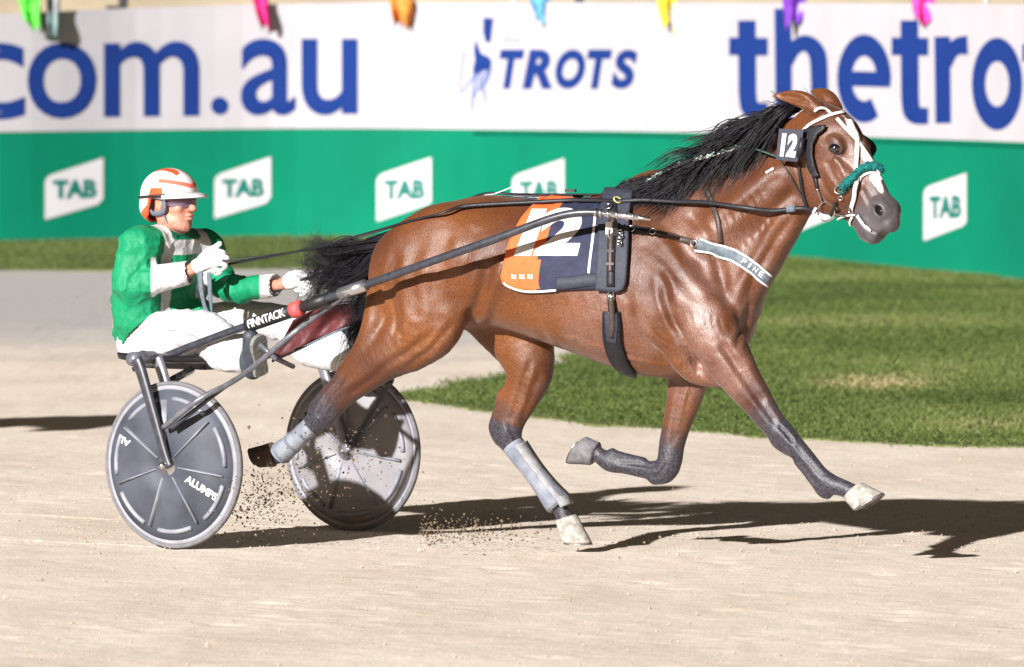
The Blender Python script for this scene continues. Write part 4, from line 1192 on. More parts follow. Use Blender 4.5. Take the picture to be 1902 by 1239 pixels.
# ---- breast collar
bc = thing('breast_collar', 'grey breast collar with white edges and lettering across the chest', 'breast collar', HF.w((.4, -.25, 1.1)))
strap('strap', BV, [(1166, 424), (1190, 429), (1215, 433)], 15, M_LEATH, bc, .008, .005)
strap('strap', BV, [(1212, 432), (1245, 440), (1275, 447), (1292, 451)], 12, M_BROWN, bc, .007, .005)
for x, y in ((1214, 433), (1292, 452), (1176, 427)):
    c, nn = cast_px(BV, x, y, .014); MB().ring(c, nn, .014, .003, 16, 6).build('ring', M_METAL, bc)
path = [(1297, 455), (1325, 461), (1352, 470), (1380, 484), (1406, 502), (1426, 520)]
BPD = bvh_of(strap('pad', BV, path, 24, M_GREYB, bc, .006, .008))
up_ln = [(x + 4.0, y - 9.6) for x, y in path]; dn_ln = [(x - 4.0, y + 9.6) for x, y in path]
strap('edging', BV, up_ln, 4, M_WHITE, bc, .013, .003); strap('edging', BV, dn_ln, 4, M_WHITE, bc, .013, .003)
for k, (ch, a) in enumerate((('P', .62), ('I', .70), ('N', .78), ('E', .88))):
    i = a * (len(path) - 1); j = int(i); f_ = i - j; x = path[j][0] * (1 - f_) + path[min(j + 1, 5)][0] * f_; y = path[j][1] * (1 - f_) + path[min(j + 1, 5)][1] * f_
    tv_ = np.array([.80, .60]); nv_ = np.array([.60, -.80]); w_ = 4.2 if ch != 'I' else 1.8; h_ = 5.0; c = np.array([x, y])
    decal('letter', BPD, ch, (c - tv_ * w_ - nv_ * h_, c + tv_ * w_ - nv_ * h_, c + tv_ * w_ + nv_ * h_, c - tv_ * w_ + nv_ * h_), M_WHITE, bc, .003, .02, maxlen=30)
ns_ = strap('neck_strap', BV, [(1312, 352), (1326, 385), (1335, 415), (1338, 452)], [13, 12, 10, 8], M_BROWN, bc, .005, .004)

# ---- back strap and tail cord
bs = thing('back_strap', 'black strap running along the spine from saddle to tail', 'strap', HF.w((-.5, 0, 1.5)))
MB().tube([HF.w(HF.px(a, b, 0)) for a, b in ((948, 360), (1000, 361), (1060, 361), (1120, 361), (1150, 360))], .0075, 8, flat=.5).build('strap', M_LEATH, bs)
MB().tube([HF.w(HF.px(a, b, -.03)) for a, b in ((800, 405), (840, 382), (890, 368), (950, 367), (1040, 374), (1130, 372))], .006, 8).build('strap', M_LEATH, bs)
MB().tube(spline([HF.w(HF.px(a, b, .02)) for a, b in ((900, 362), (918, 360), (940, 352), (964, 341), (966, 325))], 5), .0028, 6).build('cord', M_WHITE, bs)
MB().tube(spline([HF.w(HF.px(a, b, 0)) for a, b in ((1128, 360), (1142, 356), (1152, 359), (1158, 366), (1154, 376))], 5), .006, 6).build('clip', M_YEL, bs)
MB().box(HF.w(HF.px(1060, 354, .03)), HF.h, HF.l, (0, 0, 1), .045, .02, .012).build('keeper', M_BLACK, bs, sm=False)

# ---- check rein over the mane
ck = thing('check_rein', 'mint and white plaited check rein above the mane', 'check rein', NF.wpx(1300, 295, 0))
rt = [NF.wpx(a, b, y) for a, b, y in ((1178, 350, -.04), (1208, 333, -.08), (1240, 313, -.10), (1275, 299, -.11), (1320, 288, -.12), (1372, 272, -.12), (1404, 277, -.12), (1446, 292, -.11))]
q = spline(rt, 8)
MB().tube(q[:34], .0055, 8).build('cord', M_MINT, ck); MB().tube(q[33:], .009, 8, flat=.5).build('strap', material('dark green strap', (.012, .05, .04), .6, .3, 50), ck)
for s in (0., math.pi):
    MB().tube([c + .007 * np.array([math.cos(i * .9 + s), 0, math.sin(i * .9 + s)]) for i, c in enumerate(spline(rt[:6], 14))], .003, 6).build('cord', M_WHITE, ck)

# ---- bridle
br_ = thing('bridle', 'white and black racing bridle with teal fleece noseband', 'bridle', HO)
S_ = lambda nm, pts, w, mt, off=.004, th=.004: strap(nm, BV, pts, w, mt, br_, off, th)
S_('browband', [(1494, 243), (1506, 232), (1524, 223), (1546, 214), (1566, 210)], 6, M_WHITE, .006)
S_('crown_strap', [(1514, 206), (1522, 201), (1532, 203), (1546, 214)], 5, M_WHITE, .006)
S_('face_strap', [(1555, 222), (1566, 234), (1578, 247), (1590, 260)], 7, M_WHITE, .008)
S_('face_strap', [(1577, 226), (1584, 242), (1591, 258), (1592, 290), (1591, 325), (1588, 355), (1585, 386)], 8, M_WHITE, .012)
S_('face_strap', [(1592, 262), (1606, 282), (1620, 304), (1632, 326)], 6, M_WHITE, .008)
S_('cheek_strap', [(1498, 246), (1503, 272), (1509, 300), (1516, 330), (1522, 352)], [10, 10, 9, 8, 7], M_LEATH, .008)
S_('cheek_strap', [(1522, 350), (1526, 362), (1531, 374)], 5, M_METAL, .010)
S_('throat_latch', [(1486, 300), (1490, 330), (1494, 360), (1500, 384)], 6, M_LEATH, .008)
S_('throat_latch', [(1452, 303), (1466, 325), (1482, 352), (1498, 378)], 4, M_BROWN, .006)
S_('bit_strap', [(1556, 372), (1552, 382), (1546, 398)], 5, M_BLACK, .010)
# blinker cup beside the near eye and the far one
def blinker(pts, w0, w1, name):
    a = np.array(pts); mid = np.array(a); V = []
    n = len(a)
    for i, (x, y) in enumerate(a):
        p, nn = cast_px(BV, x, y, .006)
        out = HD.w((0, -.5, 0)) - HD.w((0, 0, 0))
        k = math.sin(math.pi * i / (n - 1)); fwd = HD.h * .03
        V += [p, p + nn * .022 * (k + .25) + fwd * .35 * k, p + nn * .040 * (k + .15) + fwd * 1.0 * k]
    F_ = [(3 * i + j, 3 * i + j + 1, 3 * i + 4 + j, 3 * i + 3 + j) for i in range(n - 1) for j in (0, 1)]
    solid(obj(name, V, F_, M_LEATH, br_), .004)
def plate_on(name, poly, off, th):
    from mathutils.geometry import tessellate_polygon
    f = tessellate_polygon([[Vector((x, y, 0)) for x, y in poly]]); c = np.array(poly, float)
    q, f = sub_tris(c, f, 6); V = []
    for x, y in q:
        p, nn = cast_px(BV, x, y, off); V.append(p + HD.h * .012 * max(0., (x - 1505) / 25))
    return solid(obj(name, V, f, M_LEATH, br_), th, 0)
plate_on('blinker', [(1497, 243), (1514, 237), (1533, 235), (1531, 242), (1520, 252), (1514, 268), (1513, 288), (1516, 306), (1523, 328), (1515, 330), (1507, 308), (1502, 280)], .020, .006)
fb = HD.w(HD.px(1622, 272, .10)); V = []
e_s, e_d = hsd(1578, 273)
for k in range(7):
    c = HF.w(hloc(e_s - .05 + .018 * k, e_d + .02 - .004 * k, .10)); a_ = math.sin(math.pi * k / 6)
    V += [c, c + HD.l * .018 * a_ + HD.h * .010 * a_, c + HD.l * .030 * a_ + HD.h * .025 * a_]
solid(obj('blinker', V, [(3 * i + j, 3 * i + j + 1, 3 * i + 4 + j, 3 * i + 3 + j) for i in range(6) for j in (0, 1)], M_LEATH, br_), .004)
c, nn = cast_px(BV, 1505, 253, .014); MB().ball(c, .0075, 10, 8).build('rosette', M_METAL, br_)
# fleece noseband
p, nn = cast_line(BV, [(1566, 350), (1576, 338), (1590, 325), (1604, 314), (1618, 310), (1632, 317)], .012, 8)
mbn = MB(); mbn.tube(p, [.0165 + .0025 * math.sin(i * 1.7) for i in range(len(p))], 14); fl = mbn.build('noseband', M_TEAL, br_)
mbf = MB(); rr = random.Random(5)
for i in range(900):                                                   # wool tufts
    k = rr.randrange(len(p)); d = np.array([rr.gauss(0, 1) for _ in range(3)]); d /= np.linalg.norm(d)
    c = p[k] + d * .0155; t = np.cross(d, [rr.random(), rr.random(), rr.random()]); t /= np.linalg.norm(t) + 1e-9
    mbf.add([c - t * .003, c + t * .003, c + d * .010 + t * rr.uniform(-.006, .006)], [(0, 1, 2)])
mbf.build('fleece_pile', M_TEAL, fl, sm=False); 
bpx = bvh_of(hbody, fl)
p, nn = cast_line(bpx, [(1595, 338), (1603, 327), (1616, 322), (1628, 324), (1636, 336)], .008, 6); MB().strip(p, nn, .010, .003).build('nose_strap', M_WHITE, br_)
# bit ring, small rings, chin and tongue ties
c, nn = cast_px(BV, 1540, 388, .02); nr = HD.l * -1 + np.array([.15, 0, 0]); MB().ring(c, nr, .0405, .0032, 32, 8).build('bit_ring', M_METAL, br_)
bit_c = c
c3, nn = cast_px(BV, 1560, 352, .012); MB().ring(c3, nn, .0165, .003, 22, 6).build('ring', M_METAL, br_)
c4, nn = cast_px(BV, 1584, 391, .012); MB().ring(c4, nn, .011, .0026, 18, 6).build('ring', M_METAL, br_)
c5, nn = cast_px(BV, 1563, 367, .010); MB().ring(c5, nn, .009, .002, 18, 6).build('ring', M_METAL, br_)
S_('bit_bar', [(1553, 394), (1565, 397), (1578, 399)], 4, M_METAL, .012)
S_('chin_strap', [(1556, 405), (1566, 401), (1580, 399), (1592, 399)], 3.5, M_WHITE, .010)
S_('tongue_tie', [(1586, 402), (1581, 412), (1584, 424), (1589, 432)], 4.5, M_WHITE, .006)
S_('tongue_tie', [(1594, 400), (1602, 411), (1610, 421), (1618, 431)], [8, 8, 7, 3], M_WHITE, .006)
S_('tag', [(1424, 322), (1430, 318), (1438, 314)], [6, 4, 6], M_WHITE, .004)

# ---- head number
hn = thing('head_number', 'small dark number plate reading 12 beside the ear', 'number plate', NF.wpx(1465, 270, -.16))
quad = [NF.wpx(a, b, y) for (a, b), y in zip(((1441, 297), (1481, 301), (1493, 241), (1447, 239)), (-.155, -.165, -.16, -.15))]
nq = np.cross(quad[1] - quad[0], quad[3] - quad[0]); nq /= np.linalg.norm(nq)
if nq[1] > 0: nq = -nq
Vq = [q_ for q_ in quad] + [q_ - nq * .005 for q_ in quad]
obj('plate', Vq, [(0, 1, 2, 3), (7, 6, 5, 4), (0, 4, 5, 1), (1, 5, 6, 2), (2, 6, 7, 3), (3, 7, 4, 0)], M_SLATE, hn, sm=False)
def plate_txt(ch, a0, a1, b0, b1, bold):
    vv, ff = glyph(ch, bold) if ch != '1' else (np.array([(0, 0), (1, 0), (1, 1), (0, 1)]), [(0, 1, 2, 3)])
    V = []
    for a, b in vv:
        a = a0 + (a1 - a0) * a; b = b0 + (b1 - b0) * b
        V.append((1 - b) * ((1 - a) * quad[0] + a * quad[1]) + b * ((1 - a) * quad[3] + a * quad[2]) + nq * .002)
    obj('digit', V, ff, M_WHITE, hn, sm=False)
plate_txt('1', .17, .34, .13, .86, 0); plate_txt('2', .44, .86, .13, .86, .06)
MB().tube([quad[1] + (quad[2] - quad[1]) * .15 - nq * .004, quad[1] + (quad[2] - quad[1]) * .75 - nq * .004], .012, 8).build('clip', M_LEATH, hn)

# ---- hind boots
def boot(rows, label, mat, groups=None):
    p = spline(np.array([HF.wpx(a, b, y) for a, b, y, _ in rows]), 5); r = spline(np.array([[q[3]] for q in rows]), 5)[:, 0]
    t = thing('leg_boot', label, 'leg boot', p[-1], 'hind leg boots')
    o = MB().tube(p, r, 18, flat=.92).build('shell', mat, t)
    for f in ((.93,) if 'forward' in label else (.2, .5, .8)):
        i = int(f * (len(p) - 1)); MB().tube(p[i:i + 2] + 0, r[i] + .0025, 18, flat=.92).build('strap', M_STRAPG, t)
    if 'forward' in label:      # lighter overlapping flap on the front of the boot
        nf = np.tile(np.array([.75, -.65, .1]), (len(p), 1)); MB().strip(p + nf * (r[:, None] - .012), nf, r * 1.5, .014).build('flap', M_FLAP, t)
    return t
M_FLAP = material('pale scuffed flap', (.24, .235, .245), .85, .3, 25, bump=.002, bscale=80)
M_BOOT = material('grey neoprene boot', (.10, .115, .15), .8, .3, 14, bump=.002, bscale=70, col2=(.24, .25, .28))
M_STRAPG = material('grey strap', (.13, .14, .17), .8, .25, 40)
boot([(953, 826, .12, .052), (970, 850, .12, .049), (990, 876, .12, .046), (1012, 905, .12, .050), (1030, 928, .12, .058), (1038, 940, .12, .055)], 'long grey boot on the forward hind leg', M_BOOT)
boot([(578, 792, -.15, .047), (562, 806, -.15, .044), (545, 822, -.15, .046), (526, 838, -.15, .053), (517, 846, -.15, .048)], 'scuffed grey boot on the trailing hind leg', M_BOOT)

# ================================================================== mane and tail
M_HAIR = material('black hair', (.007, .0065, .009), .45, .3, 60, spec=.35)
def strands(name, curves, r0, parent, mat=M_HAIR):
    """tapering three-sided hairs, one mesh"""
    V = []; Fq = []; n = 0
    for c in curves:
        c = np.asarray(c); m = len(c)
        t = np.gradient(c, axis=0); t /= np.linalg.norm(t, axis=1)[:, None] + 1e-9
        a = np.cross(t, [.3, -1, .2]); a /= np.linalg.norm(a, axis=1)[:, None] + 1e-9; b = np.cross(t, a)
        r = r0 * (1 - np.linspace(0, 1, m) ** 2 * .85)
        ring = np.stack([c + r[:, None] * (math.cos(k * 2.094) * a + math.sin(k * 2.094) * b) for k in range(3)], 1)
        V.append(ring.reshape(-1, 3)); i = np.arange(m - 1)[:, None] * 3 + n
        for k in range(3):
            k2 = (k + 1) % 3
            Fq.append(np.concatenate([i + k, i + k2, i + 3 + k2, i + 3 + k], 1))
        n += 3 * m
    return obj(name, np.concatenate(V), np.concatenate(Fq), mat, parent)
rg = np.random.default_rng(77)
crest = spline(np.array([NF.wpx(a, b, 0) for a, b in ((1180, 358), (1235, 340), (1285, 315), (1335, 282), (1382, 250), (1425, 217), (1458, 200), (1490, 190))]), 12)
man = []
def lock(root, d0, pull, ln, n=10, hairs=16, spread=.010, curl=.35, jit=.05):
    """one lock of hair: a shared wavy path with hairs fanning out along it"""
    ph = rg.uniform(0, 6.28); fr = rg.uniform(.7, 1.4); sd = rg.normal(0, 1, 3); sd /= np.linalg.norm(sd)
    p = [np.array(root)]; d = np.array(d0, float)
    for k in range(n):
        d = d * .70 + .30 * np.array(pull) + sd * curl * .30 * math.sin(ph + fr * k) + rg.normal(0, jit, 3)
        p.append(p[-1] + d / np.linalg.norm(d) * ln / n)
    p = np.array(p); out = []
    for h in range(hairs):
        o = rg.normal(0, spread, 3); o2 = rg.normal(0, spread * 1.3, 3); w = np.linspace(0, 1, n + 1)[:, None]
        out.append((p + o * (.9 - .3 * w) + o2 * w ** 1.5 * (1.0 + (rg.random() < .12) * 2))[:max(5, int((n + 1) * rg.uniform(.65, 1.02)))])
    return out
for i in range(230):
    f = (i + rg.random()) / 230; k = f * (len(crest) - 1); j = int(k); root = crest[j] + (crest[min(j + 1, len(crest) - 1)] - crest[j]) * (k - j)
    root = root - NF.l * rg.uniform(-.015, .05) - np.array([0, 0, rg.uniform(.0, .03)])
    ln = rg.uniform(.20, .42) * (1.0 if f > .3 else .6); bk = -HF.h * rg.uniform(.5, 1.1)
    up = rg.uniform(.0, .25) + (.35 if rg.random() < .07 else 0)
    man += lock(root, bk * .5 + np.array([0, 0, up]) - NF.l * .6, bk + np.array([0, 0, rg.uniform(-1.7, -.3)]) - NF.l * .15, ln, hairs=13, spread=.009, curl=.55)
mane = None
# keep hairs outside the neck
fixed = []
for c in man:
    q = []
    for x in c:
        loc_, nr_, _, dist = BV.find_nearest(Vector(x))
        if loc_ is not None:
            dv = np.array(x) - np.array(loc_)
            if dv @ np.array(nr_) < .010: x = np.array(loc_) + np.array(nr_) * (.010 + .012 * rg.random())
        q.append(x)
    fixed.append(q)
strands('mane', fixed, .0024, horse)
fl_ = []
for i in range(70):      # wispy forelock and hairs standing off the poll
    root = NF.wpx(1470 + rg.uniform(-15, 55), 196 + rg.uniform(-4, 6), rg.uniform(-.03, .03)); d = -HF.h * rg.uniform(.5, 1) + np.array([0, 0, rg.uniform(0, .7)]); p = [root]
    for s_ in range(7): d = d + rg.normal(0, .12, 3) + np.array([0, 0, -.05]); p.append(p[-1] + d / np.linalg.norm(d) * rg.uniform(.010, .02))
    fl_.append(p)
strands('forelock', fl_, .0016, horse)
# tail: carried back over the shaft, then falling behind the buttock
tail = []
for i in range(270):
    m_ = rg.random(); g = rg.normal
    if m_ < .22:   ctrl = [(772, 428, 0), (732, 446, .0), (694 + g(0, 6), 482 + g(0, 10), .02), (664 + g(0, 12), 516 + g(0, 14), .03), (636 + g(0, 22), 540 + g(0, 14), .04), (606 + g(0, 34), 550 + g(0, 18), .05)]
    elif m_ < .52:   ctrl = [(772, 424, 0), (735, 440, .0), (690, 462 + g(0, 8), .03), (640 + g(0, 14), 486 + g(0, 16), .05), (602 + g(0, 20), 508 + g(0, 26), .06), (572 + g(0, 30), 515 + g(0, 40), .07)]
    elif m_ < .64: ctrl = [(772, 424, 0), (720, 442, .0), (665, 462, .02), (622, 470 + g(0, 5), .03), (598 + g(0, 12), 462 + g(0, 9), .04), (576 + g(0, 16), 446 + g(0, 16), .05)]
    else:          ctrl = [(772, 428, 0), (738, 452, .01), (706 + g(0, 6), 505 + g(0, 10), .03), (690 + g(0, 12), 565, .05), (678 + g(0, 16), 628 + g(0, 16), .06), (658 + g(0, 22), 682 + g(0, 24), .07)]
    ys_ = g(0, .03)
    c = spline(np.array([HF.w(HF.px(a + g(0, 2), b + g(0, 2), y + ys_ * min(1, k / 2))) for k, (a, b, y) in enumerate(ctrl)]), 4)
    ph = rg.uniform(0, 6.28); sd = g(0, 1, 3); w = np.linspace(0, 1, len(c))[:, None]
    c = c + sd * .007 * np.sin(ph + w * rg.uniform(3, 6)) * w
    for h in range(16):
        o = g(0, .007, 3); o2 = g(0, .008, 3)
        tail.append((c + o + o2 * w * (1 + 1.8 * (rg.random() < .07)))[:max(8, int(len(c) * rg.uniform(.55, 1.02)))])
strands('tail', tail, .0022, horse)
MB().tube(spline([HF.w(HF.px(a, b, 0)) for a, b in ((800, 412), (778, 420), (752, 434), (722, 448), (694, 462))], 4), np.linspace(.045, .012, 17), 12).build('tail_dock', M_HAIR, horse)
# ================================================================== sulky
SF = Frame((-1.054, 36.65, 0), 33.6)
sulky = thing('sulky', 'black two-wheeled racing sulky with grey disc wheels', 'sulky', SF.w((0, 0, 0)))
M_TYRE = material('dusty tyre', (.13, .125, .135), .85, .2, 30, bump=.001)
M_RIM = material('pale rim', (.23, .23, .255), .6, .2, 12)
M_DISC = material('blue grey wheel disc', (.056, .062, .080), .6, .4, 5, bump=.0006, bscale=300, spec=.3)
M_RIDGE = material('scuffed disc ridge', (.20, .205, .235), .6, .35, 12)
M_FRAME = material('dark sulky tubing', (.03, .032, .042), .35, .35, 30, spec=.5, coat=.15)
M_FRAME2 = material('grey sulky tubing', (.16, .16, .185), .35, .3, 30, metal=.4)
M_CHROME = material('polished tubing', (.55, .55, .58), .22, .15, 20, metal=.9)
M_RED = material('red tape', (.55, .07, .07), .6, .15, 40)
R_W = .352
def wheel(y, out, dirt):
    c = SF.w((0, y, R_W)); ax = SF.l * out
    w = MB().lathe(c, ax, [(R_W * .955, -.012), (R_W * .985, -.014), (R_W, -.006), (R_W, .006), (R_W * .985, .014), (R_W * .955, .012)], 72).build('wheel', M_TYRE, sulky)
    MB().lathe(c, ax, [(R_W * .905, -.006), (R_W * .955, -.011), (R_W * .958, .011), (R_W * .905, .018), (R_W * .90, .012)], 72).build('rim', M_RIM, w)
    prof = [(.03, .052), (R_W * .45, .040), (R_W * .79, .026), (R_W * .80, .022), (R_W * .905, .014), (R_W * .905, .008), (R_W * .8, .014), (R_W * .45, .030), (.03, .042)]
    MB().lathe(c, ax, prof, 72).build('disc', dirt, w)
    inner = [(.03, -.050), (R_W * .45, -.038), (R_W * .80, -.024), (R_W * .905, -.010), (R_W * .905, -.006), (R_W * .8, -.018), (R_W * .45, -.032), (.03, -.044)]
    MB().lathe(c, ax, inner, 72).build('disc', M_DISCW, w)
    up = np.array([0, 0, 1.0]); fw = SF.h
    for sd, mt, o0, o1 in ((1, M_RIDGE, .047, .024), (-1, M_RIDGE, -.046, -.024)):
        for k in range(7):
            th = math.radians(95 + k * 360 / 7); d = math.cos(th) * fw + math.sin(th) * up
            MB().tube([c + d * (R_W * .16) + ax * o0, c + d * (R_W * .78) + ax * o1], [.012, .021], 10, flat=.32).build('spoke', mt, w)
        # raised ring broken into arcs
        for k in range(7):
            th0 = math.radians(95 + k * 360 / 7 + 8); th1 = math.radians(95 + (k + 1) * 360 / 7 - 8)
            pts = [c + (math.cos(t) * fw + math.sin(t) * up) * R_W * .795 + ax * (o1 + .001 * sd) for t in np.linspace(th0, th1, 9)]
            MB().tube(pts, .0105, 8).build('ring_arc', mt, w)
    MB().lathe(c, ax, [(.0, .075), (.016, .075), (.018, .055), (.044, .051), (.044, -.051), (.018, -.055), (.016, -.075), (.0, -.075)], 24).build('hub', M_CHROME, w)
    # worn white lettering on the disc
    vv, ff = glyph('ALUMPS', .04)
    for th, L0, L1, hh in ((-28, .30, .78, .034), (158, .62, .80, .03)):
        d = math.cos(math.radians(th)) * fw + math.sin(math.radians(th)) * up; nn = np.cross(ax, d); nn = nn if out < 0 else -nn
        tx = vv if th < 0 else None
        if tx is None: vt, ft = glyph('AL', .04)
        else: vt, ft = vv, ff
        V = [c + d * R_W * (L0 + (L1 - L0) * a) + np.cross(d, -ax) * hh * (b - .5) + ax * (.054 - .03 * (L0 + (L1 - L0) * a)) for a, b in vt]
        if out < 0: obj('lettering', V, ft, M_WHITE, w, sm=False)
    return w
M_DISCW = material('pale inner disc', (.20, .19, .20), .45, .12, 9)
wheel(-.66, -1, M_DISC); wheel(.66, 1, M_DISC)
# forks straddling each wheel, arch, axle stub
for s in (-1, 1):
    for yo, nm in ((.070, 'fork_leg'), (-.075, 'fork_leg')):
        fk = [SF.px(x_, y_, -.735) for x_, y_ in ((252, 668), (261, 690), (282, 763), (305, 845), (314, 868))]
        fp = [SF.w((q_[0], s * (.66 + yo), q_[2])) for q_ in fk]
        MB().tube(spline(fp, 4), np.linspace(.030, .018, 17), 12, flat=.6, up=SF.l).build(nm, M_FRAME if yo > 0 else M_FRAME2, sulky)
    MB().tube([SF.w((0, s * .575, R_W)), SF.w((0, s * .74, R_W))], .011, 12).build('axle', M_CHROME, sulky)
    MB().ball(SF.w((0, s * .742, R_W)), .018, 12, 8).build('axle_nut', M_METAL, sulky)
    MB().tube([SF.w((-.165, s * .585, .795)), SF.w((-.165, s * .735, .795))], .03, 12).build('fork_crown', M_FRAME2, sulky)
MB().tube(spline([SF.w((-.165, y, z)) for y, z in ((-.66, .81), (-.5, .79), (-.2, .775), (.2, .775), (.5, .79), (.66, .81))], 5), .019, 12).build('arch', M_FRAME, sulky)
MB().tube([SF.w((-.21, -.3, .77)), SF.w((-.6, -.16, .78))], .014, 10).build('seat_strut', M_FRAME, sulky)
MB().tube([SF.w((-.21, .3, .77)), SF.w((-.6, .16, .78))], .014, 10).build('seat_strut', M_FRAME, sulky)
MB().tube([SF.w((-.12, -.5, .70)), SF.w((-.30, -.12, .72))], .017, 10).build('bracket', M_FRAME, sulky)
# seat
V = []; n = 28
for z, r in ((.752, .80), (.762, .97), (.785, 1.0), (.795, .92)):
    for j in range(n):
        th = 2 * math.pi * j / n; ct, st = math.cos(th), math.sin(th)
        V.append(SF.w((-.53 + .17 * r * np.sign(ct) * abs(ct) ** .7, .20 * r * np.sign(st) * abs(st) ** .7, z)))
seat = obj('seat', V, [(i * n + j, i * n + (j + 1) % n, (i + 1) * n + (j + 1) % n, (i + 1) * n + j) for i in range(3) for j in range(n)] + [tuple(range(n))[::-1], tuple(3 * n + j for j in range(n))], M_LEATH, sulky)
MB().box(SF.w((-.42, 0, .735)), SF.h, SF.l, (0, 0, 1), .34, .16, .03).build('seat_pan', M_FRAME, sulky, sm=False)
# shafts: near one measured, far one its mirror image
rear = SF.wpx(268, 678, -.44); tipw = HF.wpx(1112, 395, -.385)
def shaft_pt(px, py):
    f = (px - 268) / (1112 - 268); d = rear[1] + (tipw[1] - rear[1]) * f - .13 * math.sin(math.pi * min(max(f, 0), 1) ** 1.6)   # bowed out round the rump
    return P(px, py, d)
near = [shaft_pt(*q) for q in ((250, 685), (268, 678), (400, 626), (520, 585), (655, 538), (800, 486), (920, 444), (1000, 414), (1045, 400), (1080, 395), (1112, 395))]
def mirror_shaft(p):
    a = SF.loc(p); b = HF.loc(p)
    f = np.clip((a[0] + .3) / 2.2, 0, 1)
    return SF.w(a * [1, -1, 1]) * (1 - f) + HF.w(b * [1, -1, 1]) * f
for side, pts in (('near', near), ('far', [mirror_shaft(p) for p in near])):
    q = spline(pts, 6)
    sh = MB().tube(q, np.interp(np.linspace(0, 1, len(q)), [0, .12, .9, 1], [.012, .0172, .0172, .0145]), 14).build('shaft', M_FRAME, sulky)
    k0, k1 = int(len(q) * .22), int(len(q) * .30)
    if side == 'near':
        e = [shaft_pt(a, b) for a, b in ((1108, 395), (1150, 400), (1188, 404))]; tp = [shaft_pt(a, b) for a, b in ((1150, 400), (1208, 407))]
    else:
        e = [mirror_shaft(shaft_pt(a, b)) for a, b in ((1108, 395), (1150, 400), (1188, 404))]; tp = [mirror_shaft(shaft_pt(a, b)) for a, b in ((1150, 400), (1208, 407))]
    MB().tube(e, .013, 10).build('shaft_tip', M_CHROME, sh); MB().tube(tp, .008, 10).build('shaft_tip', M_METAL, sh)
    mbk = MB()
    for f in (.0, .12, .3, .5, .72, .88):
        c = e[0] + (e[2] - e[0]) * f; mbk.ring(c, e[2] - e[0], .015, .004, 16, 6)
    mbk.build('tip_collar', M_METAL, sh)
    # thicker sleeve, red collar and clamp
    def along(px):
        i = int(np.argmin([abs(proj(c)[0] - px) for c in q])); return i
    if side == 'near':
        i0, i1, i2, i3 = along(455), along(548), along(560), along(600)
        MB().tube(q[i0:i1 + 1], .0285, 14).build('sleeve', M_BLACK, sh)
        MB().tube([q[i1] * .9 + q[i2] * .1, q[i1] * .2 + q[i2] * .8], .034, 14).build('collar', M_RED, sh)
        MB().tube(q[i2:i3 + 1], .024, 14).build('sleeve', M_BLACK, sh)
        MB().tube([q[along(640)], q[along(668)]], .026, 12).build('clamp', M_CHROME, sh)
        # lettering on the sleeve
        vv, ff = glyph('FINNTACK', .03); a = q[i0] + (q[i1] - q[i0]) * .12; b = q[i0] + (q[i1] - q[i0]) * .92
        t = (b - a); L_t = np.linalg.norm(t); t /= L_t; view = np.array([0, -1.0, .05]); nrm = view - t * (view @ t); nrm /= np.linalg.norm(nrm); upv = np.cross(nrm, t); upv = upv if upv[2] > 0 else -upv
        vv, ff = sub_tris(vv * [8, 1], ff, .14); vv = vv / [8, 1]; V = []
        for x, y in vv:
            h = (y - .5) * .036 + .006; ang = h / .0285; kq = i0 + (i1 - i0) * (.10 + .84 * x); jq = int(kq); cq = q[jq] + (q[jq + 1] - q[jq]) * (kq - jq)
            V.append(cq + .0305 * (nrm * math.cos(ang) + upv * math.sin(ang)))
        obj('lettering', V, ff, M_WHITE, sh, sm=False)
# stays from shaft to hub fork
def stay(pts, r, mat, nm='stay'):
    return MB().tube(spline(pts, 6), r, 10).build(nm, mat, sulky)
dS = lambda px, y: (SF.wpx(px, 800, y)[1])
s_pts = [shaft_pt(652, 541), shaft_pt(560, 606) * .0 + P(560, 607, 36.05), P(470, 682, 35.98), P(425, 713, 35.92), P(385, 733, 35.88), P(350, 756, 35.9), SF.wpx(304, 794, -.745)]
stay(s_pts, .0125, M_FRAME2)
stay([P(424, 714, 35.93), P(392, 738, 35.9), P(368, 757, 35.92), P(318, 796, 36.0)], .009, M_FRAME)
stay([mirror_shaft(p) for p in s_pts], .0125, M_FRAME2)
# long axle-to-shaft brace seen through the far wheel
stay([SF.w((.02, .60, .36)), SF.w((.16, .58, .53)), SF.w((.27, .56, .66))], .010, M_FRAME)
# foot rests
for s in (-1, 1):
    c = SF.w((.36, s * .43, .80)); MB().tube([SF.w((.28, s * .44, .86)), c, SF.w((.36, s * .30, .76))], .011, 10).build('footrest', M_FRAME2, sulky)

# ---- maroon mud sheet slung between the shafts
ms = thing('mud_sheet', 'dark maroon mud sheet slung in front of the driver below the shaft', 'mud sheet', P(600, 640, 36.3))
M_MAROON = material('maroon sheet', (.075, .012, .014), .55, .35, 14, bump=.01, bscale=14)
top = spline(np.array([(545, 596), (590, 572), (640, 564), (696, 560)], float), 6); bot = spline(np.array([(505, 670), (560, 645), (620, 616), (694, 590)], float), 6)
V = []; m = 9
for i in range(len(top)):
    for j in range(m):
        f = j / (m - 1); x, y = top[i] * (1 - f) + bot[i] * f
        d = 36.45 - .18 * (x - 505) / 190 + .03 * math.sin(f * 3.1) + .015 * math.sin(x * .09 + f * 5) + .06 * f
        V.append(P(x, y, d))
cl_ = obj('sheet', V, grid_faces(len(top), m), M_MAROON, ms); solid(cl_, .004)
MB().tube([np.array(V[i * m + m - 1]) + [0, -.004, -.004] for i in range(len(top))], .005, 6).build('piping', M_GREYB, ms)
MB().tube([np.array(V[i * m]) + [0, -.004, .004] for i in range(2, len(top))], .006, 6).build('rail', M_CHROME, ms)
